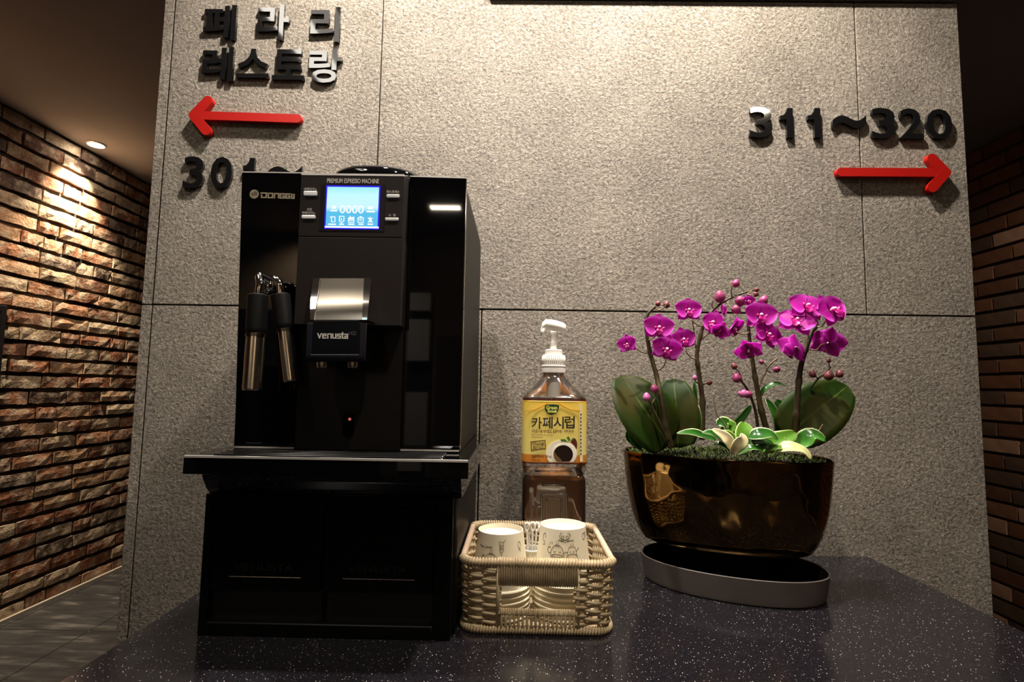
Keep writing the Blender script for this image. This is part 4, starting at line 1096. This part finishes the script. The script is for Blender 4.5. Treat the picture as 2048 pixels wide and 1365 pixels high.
# unit flower (radius 1) facing -Y
PET_W = petal_mesh('petal', 1.0, .62, .62, .55, .25, .10, PETALM)
PET_S = petal_mesh('sepal', .98, .40, .75, .65, .25, .14, PETALM)
def lip_mesh():
    bm = bmesh.new()
    add_loft(bm, [[Vector((.20*s*math.cos(a), y - .10*s*abs(math.cos(a)), z + .12*s*math.sin(a))) for a in [2*PI*k/10 for k in range(10)]] for y, z, s in ((-.06, -.10, .5), (-.24, -.20, 1.0), (-.30, -.36, 1.05), (-.24, -.50, .7), (-.20, -.58, .15))])
    for sg in (-1, 1):
        add_loft(bm, [[Vector((sg*(.06+.24*t), -.12-.22*t, -.16+.14*t)) + Vector((.03*math.cos(a), .10*s*math.sin(a), .13*s*math.cos(a))) for a in [2*PI*k/8 for k in range(8)]] for t, s in ((0, .6), (.5, 1), (1, .3))])
    bmesh.ops.recalc_face_normals(bm, faces=bm.faces)
    me = bpy.data.meshes.new('lip'); bm.to_mesh(me); bm.free(); me.materials.append(LIPM); me.polygons.foreach_set('use_smooth', [True]*len(me.polygons)); return me
def col_mesh():
    bm = bmesh.new(); add_tube(bm, [Vector((0, .12, 0)), Vector((0, -.05, .01)), Vector((0, -.20, .03)), Vector((0, -.29, -.01)), Vector((0, -.31, -.05))], [.03, .07, .085, .075, .03], 10)
    bmesh.ops.recalc_face_normals(bm, faces=bm.faces)
    me = bpy.data.meshes.new('flower'); bm.to_mesh(me); bm.free(); me.materials.append(COLM); me.polygons.foreach_set('use_smooth', [True]*len(me.polygons)); return me
LIPME, COLME = lip_mesh(), col_mesh()
def flower(parent, c, R, face, roll=0.0, opening=1.0):
    """face: direction the blossom looks to"""
    f = bpy.data.objects.new('flower', COLME); COL.objects.link(f); f.parent = parent
    f.location = c - wloc(parent)
    d = Vector(face).normalized(); z_ = Vector((math.sin(roll), 0, math.cos(roll))); x_ = (-d).cross(z_)
    x_ = (z_.cross(d)).normalized() if x_.length < .01 else x_.normalized()
    x_ = (-d).cross(Vector((math.sin(roll), 0, math.cos(roll)))).normalized(); y_ = -d; z_ = x_.cross(y_)
    f.rotation_euler = Matrix((x_, y_, z_)).transposed().to_euler(); f.scale = (R*1.10,)*3
    def add(me, name, ang, tilt, sc_=1.0, dy=0.0):
        o = bpy.data.objects.new(name, me); COL.objects.link(o); o.parent = f
        rot = Matrix.Rotation(ang, 3, 'Y') @ Matrix.Rotation(tilt, 3, 'X')
        o.rotation_euler = rot.to_euler(); o.scale = (sc_,)*3; o.location = (0, dy, 0)
    j = lambda a: random.uniform(-a, a)
    cl = (1-opening)*1.2
    add(PET_S, 'sepal', 0 + j(.06), cl*.8 + .05 + j(.1), .95, .05); add(PET_S, 'sepal', math.radians(128)+j(.08), cl*.8+.10+j(.1), .95, .05); add(PET_S, 'sepal', math.radians(-128)+j(.08), cl*.8+.10+j(.1), .95, .05)
    add(PET_W, 'petal', math.radians(72)+j(.08), cl+.14+j(.12), .98, 0); add(PET_W, 'petal', math.radians(-72)+j(.08), cl+.14+j(.12), .98, 0)
    o = bpy.data.objects.new('lip', LIPME); COL.objects.link(o); o.parent = f
    return f
def bud(parent, c, r_, m, d=(0, 0, 1), name='bud'):
    bm = bmesh.new(); bmesh.ops.create_uvsphere(bm, u_segments=14, v_segments=10, radius=1)
    for v_ in bm.verts:
        if v_.co.z > 0: v_.co.z *= 1.18; v_.co.x *= (1-.22*v_.co.z); v_.co.y *= (1-.22*v_.co.z)
        a = math.atan2(v_.co.y, v_.co.x); v_.co.xy *= (1 - .07*abs(math.sin(1.5*a)))
    q_ = Vector((0, 0, 1)).rotation_difference(Vector(d).normalized())
    bmesh.ops.transform(bm, matrix=Matrix.Translation(c) @ q_.to_matrix().to_4x4() @ Matrix.Scale(r_, 4), verts=bm.verts)
    return finish(name, bm, m, parent, True)
def stem(parent, pts, r0, r1, m=STEMM, name='stem', nodes=False):
    P_ = spline(pts, 6); N = len(P_)
    rad = [.78*(r0 + (r1-r0)*i/(N-1)) for i in range(N)]
    if nodes:
        for i in range(6, N-2, 9): rad[i] *= 1.28
    bm = bmesh.new(); add_tube(bm, P_, rad, 9); bmesh.ops.recalc_face_normals(bm, faces=bm.faces)
    return finish(name, bm, m, parent, True)
PXR = .00083   # metres per photo pixel about the plants
ZS = .190
def orchid(label, root_px, Y):
    p = z3(*root_px, Y); o = empty('orchid', (p.x, p.y, ZS), label, 'orchid', 'orchids in the bronze bowl'); return o
ZR = PXR/3.793
# A: leftmost orchid
YA = -.165
oa = orchid('leftmost magenta orchid with two broad leaves at its foot', (520, 1290), YA)
stem(oa, [z3(540, 1350, YA-.022), z3(500, 1180, YA-.022), z3(470, 1010, YA-.018), z3(430, 810, YA-.006), z3(380, 630, YA), z3(350, 440, YA), z3(362, 340, YA), z3(420, 278, YA)], .0062, .0028, nodes=True)
for pts in ([(355, 632), (315, 625), (272, 594)], [(432, 768), (480, 735), (505, 670)], [(360, 535), (400, 520), (440, 480)], [(380, 590), (430, 575), (490, 590)], [(415, 292), (460, 305), (500, 272)]):
    stem(oa, [z3(x, y, YA-.006*i) for i, (x, y) in enumerate(pts)], .0015, .0011, STEMG, 'flower_stalk')
flower(oa, z3(445, 440, YA-.022), 108*ZR, (-.05, -1, .05), .1); flower(oa, z3(505, 600, YA-.028), 106*ZR, (-.1, -1, -.15), .25)
flower(oa, z3(212, 565, YA-.012), 76*ZR, (-.55, -1, -.05), -.2, .75)
bud(oa, z3(440, 258, YA), 21*ZR, BUDD, (.3, 0, .8)); bud(oa, z3(505, 266, YA-.004), 25*ZR, BUDD, (.2, 0, 1))
L1 = leaf('leaf', [z3(520, 1330, YA-.004), z3(440, 1200, YA-.012), z3(330, 1050, YA-.012), z3(240, 910, YA+.002), z3(170, 800, YA+.020)], .0500, (.35, -1, .25), LEAFBIG, oa, (.80, .50), .10)
L2 = leaf('leaf', [z3(590, 1350, YA+.002), z3(590, 1200, YA+.004), z3(580, 1040, YA+.008), z3(565, 910, YA+.018), z3(560, 828, YA+.030)], .0330, (-.2, -1, .1), LEAFBIG, oa, (.72, .42), .12)
leaf('leaf', [z3(330, 1340, YA+.01), z3(270, 1280, YA+.008), z3(215, 1200, YA+.006)], .011, (0, -1, .3), LEAFGRN, oa, (.6, .6), .15)
# small bud shoot in front of it
stem(oa, [z3(520, 1300, YA-.026), z3(450, 1150, YA-.026), z3(385, 1015, YA-.020), z3(360, 985, YA-.020)], .0026, .0015, STEMM, 'shoot')
stem(oa, [z3(390, 1020, YA-.020), z3(425, 960, YA-.020), z3(415, 920, YA-.020)], .0014, .0011, STEMG, 'flower_stalk')
bud(oa, z3(355, 968, YA-.021), 29*ZR, BUDP, (-.1, 0, 1)); bud(oa, z3(412, 905, YA-.021), 29*ZR, BUDM, (-.3, 0, .8))
# B: second orchid with the long arched tip
YB_ = -.118
ob = orchid('second orchid from the left, its long budded tip arching right', (770, 1220), YB_)
stem(ob, [z3(775, 1290, YB_), z3(778, 1010, YB_), z3(752, 800, YB_), z3(735, 650, YB_), z3(762, 500, YB_), z3(800, 390, YB_), z3(860, 305, YB_), z3(950, 235, YB_), z3(1050, 190, YB_), z3(1170, 152, YB_)], .0058, .0016, nodes=True)
for pts in ([(738, 682), (690, 665), (645, 615)], [(785, 428), (740, 420), (695, 380)], [(1000, 205), (995, 160), (1005, 118)], [(872, 305), (848, 270), (862, 232)], [(960, 240), (985, 280), (1010, 298)], [(1040, 195), (1045, 215), (1055, 228)], [(1150, 160), (1120, 185), (1170, 195)], [(725, 590), (715, 480), (700, 385)], [(770, 530), (815, 490), (870, 430)], [(1010, 200), (1065, 225), (1110, 240)]):
    stem(ob, [z3(x, y, YB_-.008*i) for i, (x, y) in enumerate(pts)], .0014, .0010, STEMG, 'flower_stalk')
flower(ob, z3(670, 308, YB_-.022), 103*ZR, (0, -1, .08), 0); flower(ob, z3(628, 530, YB_-.022), 98*ZR, (.1, -1, .05), -.2)
flower(ob, z3(872, 400, YB_-.020), 100*ZR, (-.9, -.55, .1), .3, .8); flower(ob, z3(905, 455, YB_-.024), 80*ZR, (-.3, -.8, -.5), .5, .7)
flower(ob, z3(1005, 440, YB_-.016), 100*ZR, (.6, -.6, -.5), -.4, .85); flower(ob, z3(1120, 238, YB_-.010), 55*ZR, (.2, -1, 0), 0, .8)
flower(ob, z3(918, 310, YB_-.010), 62*ZR, (.8, -.5, .1), 0, .6)
for x, y, r_, m_, d_ in ((1030, 105, 31, BUDM, (.2, 0, 1)), (908, 208, 44, BUDM, (-.2, -.2, .8)), (1188, 152, 19, BUDD, (1, 0, .2)), (1180, 186, 21, BUDD, (1, 0, -.1)), (1060, 236, 38, BUDM, (.2, 0, -1)), (1032, 302, 36, BUDM, (.6, 0, -.6)), (720, 820, 19, BUDP, (-.2, 0, 1)), (830, 858, 20, BUDD, (1, 0, .2))):
    bud(ob, z3(x, y, YB_-.008), r_*ZR, m_, d_)
stem(ob, [z3(755, 868, YB_), z3(725, 850, YB_-.006), z3(720, 825, YB_-.008)], .0014, .001, STEMM, 'flower_stalk'); stem(ob, [z3(760, 890, YB_), z3(790, 865, YB_-.004), z3(825, 860, YB_-.008)], .0022, .0012, STEMM, 'flower_stalk')
leaf('leaf', [z3(770, 1280, YB_-.004), z3(735, 1130, YB_-.004), z3(720, 930, YB_-.004), z3(715, 850, YB_)], .0045, (.4, -1, 0), LEAFGRN, ob, (.8, .5), .2)
leaf('leaf', [z3(745, 1230, YB_-.012), z3(745, 1110, YB_-.016), z3(728, 1015, YB_-.016)], .0052, (-.4, -1, 0), LEAFVAR, ob, (.8, .5), .2)
# C: middle orchid
YC = -.150
oc = orchid('middle orchid with a magenta cluster on top, third from left', (1260, 1220), YC)
stem(oc, [z3(1285, 1290, YC), z3(1225, 1070, YC), z3(1192, 900, YC), z3(1165, 750, YC), z3(1150, 640, YC), z3(1130, 480, YC), z3(1135, 370, YC), z3(1215, 260, YC)], .0062, .0022, nodes=True)
stem(oc, [z3(1205, 1270, YC+.006), z3(1180, 1080, YC+.006), z3(1130, 930, YC+.004), z3(1075, 850, YC), z3(1045, 830, YC)], .0034, .0016, name='shoot')
stem(oc, [z3(1080, 850, YC), z3(1062, 790, YC), z3(1025, 745, YC)], .0014, .001, name='flower_stalk')
stem(oc, [z3(1208, 885, YC), z3(1235, 820, YC), z3(1268, 750, YC), z3(1305, 705, YC), z3(1350, 668, YC)], .0022, .0016, STEMG, name='shoot')
stem(oc, [z3(1265, 765, YC), z3(1300, 780, YC), z3(1335, 762, YC)], .0012, .001, STEMG, name='flower_stalk'); stem(oc, [z3(1275, 745, YC), z3(1250, 720, YC), z3(1228, 706, YC)], .0012, .001, STEMG, name='flower_stalk')
for pts in ([(1145, 440), (1175, 420), (1210, 370)], [(1160, 620), (1200, 570), (1260, 510)], [(1140, 470), (1090, 490), (1035, 470)], [(1155, 700), (1150, 660), (1140, 630)]):
    stem(oc, [z3(x, y, YC-.008*i) for i, (x, y) in enumerate(pts)], .0014, .0011, STEMG, 'flower_stalk')
flower(oc, z3(1215, 348, YC-.022), 118*ZR, (-.05, -1, .1), .1); flower(oc, z3(1268, 495, YC-.026), 108*ZR, (.25, -1, .15), .5)
flower(oc, z3(1128, 600, YC-.026), 102*ZR, (-.3, -.8, -.9), -.3, .8)
for x, y, r_, m_, d_ in ((1240, 232, 34, BUDM, (.4, 0, 1)), (1018, 733, 24, BUDD, (-.4, 0, .8)), (1038, 822, 36, BUDM, (-.2, 0, 1)), (1085, 940, 32, BUDP, (-1, 0, .2)), (1118, 945, 30, BUDM, (1, 0, 0)), (1225, 700, 17, BUDM, (-.8, 0, .5)), (1340, 758, 24, BUDM, (1, 0, .2))):
    bud(oc, z3(x, y, YC-.004), r_*ZR, m_, d_)
leaf('leaf', [z3(1215, 960, YC+.004), z3(1250, 905, YC-.002), z3(1330, 862, YC-.004), z3(1412, 878, YC-.004)], .0050, (0, -.6, 1), LEAFGRN, oc, (.8, .5), .2)
leaf('leaf', [z3(1000, 1190, YC), z3(1060, 1140, YC), z3(1110, 1080, YC), z3(1148, 1030, YC)], .0058, (.3, -1, .3), LEAFGRN, oc, (.8, .5), .2)
leaf('leaf', [z3(1340, 1230, YC), z3(1330, 1120, YC-.006), z3(1290, 1030, YC-.004), z3(1262, 978, YC)], .0092, (.5, -1, .1), LEAFVAR, oc, (.8, .5), .25)
leaf('leaf', [z3(1345, 1230, YC), z3(1380, 1120, YC-.004), z3(1375, 1050, YC-.004), z3(1335, 985, YC)], .0100, (-.5, -1, .1), LEAFGRN, oc, (.8, .5), .25)
# D: right orchid
YD = -.172
od = orchid('rightmost orchid with a broad dark leaf leaning to the right', (1480, 1220), YD)
stem(od, [z3(1470, 1290, YD), z3(1490, 1100, YD), z3(1500, 950, YD), z3(1522, 740, YD), z3(1560, 610, YD), z3(1605, 480, YD), z3(1645, 410, YD), z3(1610, 350, YD)], .0068, .0030, nodes=True)
for pts in ([(1640, 425), (1670, 435), (1700, 405), (1740, 330)], [(1588, 500), (1540, 470), (1505, 400)], [(1620, 400), (1590, 350), (1565, 290)], [(1590, 605), (1640, 610), (1680, 570), (1715, 560)], [(1560, 640), (1520, 620), (1490, 590)]):
    stem(od, [z3(x, y, YD-.007*i) for i, (x, y) in enumerate(pts)], .0015, .0012, STEMG, 'flower_stalk')
flower(od, z3(1565, 285, YD-.024), 124*ZR, (0, -1, .45), .25); flower(od, z3(1748, 312, YD-.028), 138*ZR, (.35, -1, .35), -.35)
flower(od, z3(1490, 395, YD-.030), 122*ZR, (-.2, -.9, .55), .4); flower(od, z3(1480, 590, YD-.012), 118*ZR, (-.25, .8, -.25), .3, .85)
flower(od, z3(1728, 555, YD-.008), 118*ZR, (.5, .8, .2), .35, .9)
stem(od, [z3(1600, 895, YD+.010), z3(1650, 830, YD+.006), z3(1705, 790, YD), z3(1750, 738, YD)], .0022, .0015, STEMM, 'shoot')
stem(od, [z3(1655, 825, YD+.004), z3(1635, 810, YD), z3(1618, 795, YD)], .0013, .001, STEMM, 'flower_stalk'); stem(od, [z3(1740, 742, YD), z3(1738, 720, YD), z3(1735, 700, YD)], .0012, .001, STEMM, 'flower_stalk')
stem(od, [z3(1700, 795, YD), z3(1770, 812, YD), z3(1810, 795, YD)], .0013, .001, STEMM, 'flower_stalk')
for x, y, r_ in ((1735, 690, 16), (1612, 792, 26), (1735, 803, 35), (1818, 792, 27)): bud(od, z3(x, y, YD-.002), r_*ZR, BUDD, (random.uniform(-.3, .3), 0, 1))
leaf('leaf', [z3(1400, 1270, YD+.012), z3(1510, 1180, YD+.004), z3(1650, 1060, YD+.002), z3(1770, 970, YD+.008), z3(1880, 880, YD+.022)], .0430, (-.25, -1, .3), LEAFBIG, od, (.80, .50), .10)
# ---- variegated foliage in front
YV = -.190
fv = empty('foliage_plant', (z3(1150, 1290, YV).x, YV, ZS), 'low plant with white-edged green leaves along the bowl front', 'plant')
def vleaf(pts, w_, nrm, m_=LEAFVAR, **kw): return leaf('leaf', [z3(x, y, YY) for x, y, YY in pts], w_, nrm, m_, fv, (.75, .62), kw.get('cup', .22), kw.get('wave', .0006))
vleaf([(880, 1290, YV), (800, 1265, YV-.005), (700, 1235, YV-.01), (582, 1240, YV-.012)], .0085, (0, -.8, 1))
vleaf([(1000, 1330, YV), (930, 1290, YV-.01), (850, 1240, YV-.016), (775, 1235, YV-.016)], .0080, (-.1, -.8, 1))
vleaf([(1060, 1330, YV-.01), (1010, 1300, YV-.014), (950, 1260, YV-.018), (900, 1222, YV-.016)], .0120, (.2, -1, .6), LEAFLIME)
vleaf([(1010, 1370, YV-.026), (980, 1300, YV-.030), (930, 1250, YV-.026), (850, 1208, YV-.020)], .0074, (-.4, -1, .3), LEAFPALE)
vleaf([(1005, 1400, YV-.030), (1040, 1340, YV-.034), (1085, 1290, YV-.034), (1075, 1240, YV-.030)], .0100, (.3, -1, .2), LEAFPALE)
vleaf([(1110, 1340, YV-.012), (1105, 1280, YV-.014), (1100, 1215, YV-.010), (1098, 1155, YV-.002)], .0165, (0, -1, .25), LEAFLIME)
vleaf([(1130, 1270, YV-.02), (1200, 1250, YV-.026), (1290, 1245, YV-.026), (1350, 1290, YV-.024)], .0115, (.1, -.8, 1))
vleaf([(1210, 1350, YV), (1290, 1320, YV-.01), (1400, 1280, YV-.014), (1488, 1235, YV-.012)], .0150, (.1, -1, .6), LEAFLIME)
vleaf([(1480, 1340, YV-.006), (1540, 1300, YV-.016), (1620, 1250, YV-.022), (1715, 1300, YV-.026)], .0140, (0, -.9, 1))
vleaf([(1340, 1370, YV-.022), (1430, 1345, YV-.030), (1540, 1370, YV-.034), (1605, 1440, YV-.036)], .0105, (.2, -.8, 1), LEAFPALE)
vleaf([(1010, 1400, YV-.020), (1080, 1370, YV-.026), (1160, 1350, YV-.030), (1240, 1370, YV-.028)], .0070, (0, -.7, 1), LEAFVAR)
vleaf([(1250, 1380, YV-.018), (1310, 1350, YV-.024), (1370, 1350, YV-.026), (1420, 1370, YV-.024)], .0055, (0, -.7, 1), LEAFLIME)
vleaf([(920, 1250, YV+.03), (960, 1210, YV+.028), (1000, 1180, YV+.026), (910, 1140, YV+.030)], .0090, (0, -1, .3), LEAFLIME)
vleaf([(1040, 1250, YV+.03), (990, 1200, YV+.026), (930, 1160, YV+.024), (890, 1180, YV+.022)], .0120, (.1, -1, .6))
vleaf([(1120, 1330, YV-.016), (1170, 1300, YV-.020), (1260, 1300, YV-.018), (1320, 1330, YV-.016)], .0075, (0, -.8, 1), LEAFGRN)
vleaf([(1150, 1390, YV-.012), (1230, 1340, YV-.016), (1300, 1330, YV-.014), (1350, 1350, YV-.012)], .0060, (0, -.8, 1), LEAFVAR)
vleaf([(860, 1330, YV-.006), (900, 1320, YV-.012), (960, 1350, YV-.018), (1000, 1390, YV-.022)], .0050, (0, -.8, 1), LEAFVAR)
vleaf([(270, 1330, YV+.04), (250, 1300, YV+.036), (215, 1260, YV+.034), (215, 1200, YV+.034)], .0075, (.5, -1, .2), LEAFGRN)
stem(fv, [z3(985, 1240, YV), z3(935, 1160, YV), z3(878, 1080, YV), z3(860, 938, YV)], .0014, .0012, STEMG, 'shoot')
stem(fv, [z3(1560, 1330, YV-.01), z3(1500, 1330, YV-.018), z3(1440, 1310, YV-.02), z3(1398, 1275, YV-.02)], .0012, .0009, LEAFLIME, 'shoot')
stem(fv, [z3(1640, 1250, YV-.01), z3(1665, 1215, YV-.01), z3(1690, 1172, YV-.01)], .0011, .0012, STEMG, 'shoot')

# ---------------------------------------------------------------- behind the camera: unseen objects added for reflections in the gloss
pt = empty('partition', (-1.45, -3.25, ZF+.004), 'blue-grey partition added for the gloss to mirror, behind the camera', 'partition')  # added to give the left gloss panel its bluish reflection
box('partition_pad', -2.05, -.86, -3.31, -3.19, .40, .80, noisy('blue_grey_fabric', srgb(84,86,96), srgb(92,94,104), 8, .7), pt, .02)
box('partition_base', -2.03, -.88, -3.30, -3.20, ZF+.004, .3995, bpy.data.materials['dark_laminate'], pt, .005)
ds = empty('reflection_stand', (-.67, -3.25, ZF+.004), 'pale stand added for the gloss to mirror, behind the camera', 'stand')  # added, panels sized to the pale reflected patches in the right gloss
PALE = mat('pale_laminate', srgb(214,208,198), .5)
box('stand_frame', -.755, -.585, -3.31, -3.28, ZF+.004, .93, bpy.data.materials['dark_laminate'], ds, .004)
for a_, b_ in ((.80, .92), (.46, .74), (-.12, .25)): box('stand_panel', -.745, -.595, -3.28, -3.20, a_, b_, PALE, ds, .004)
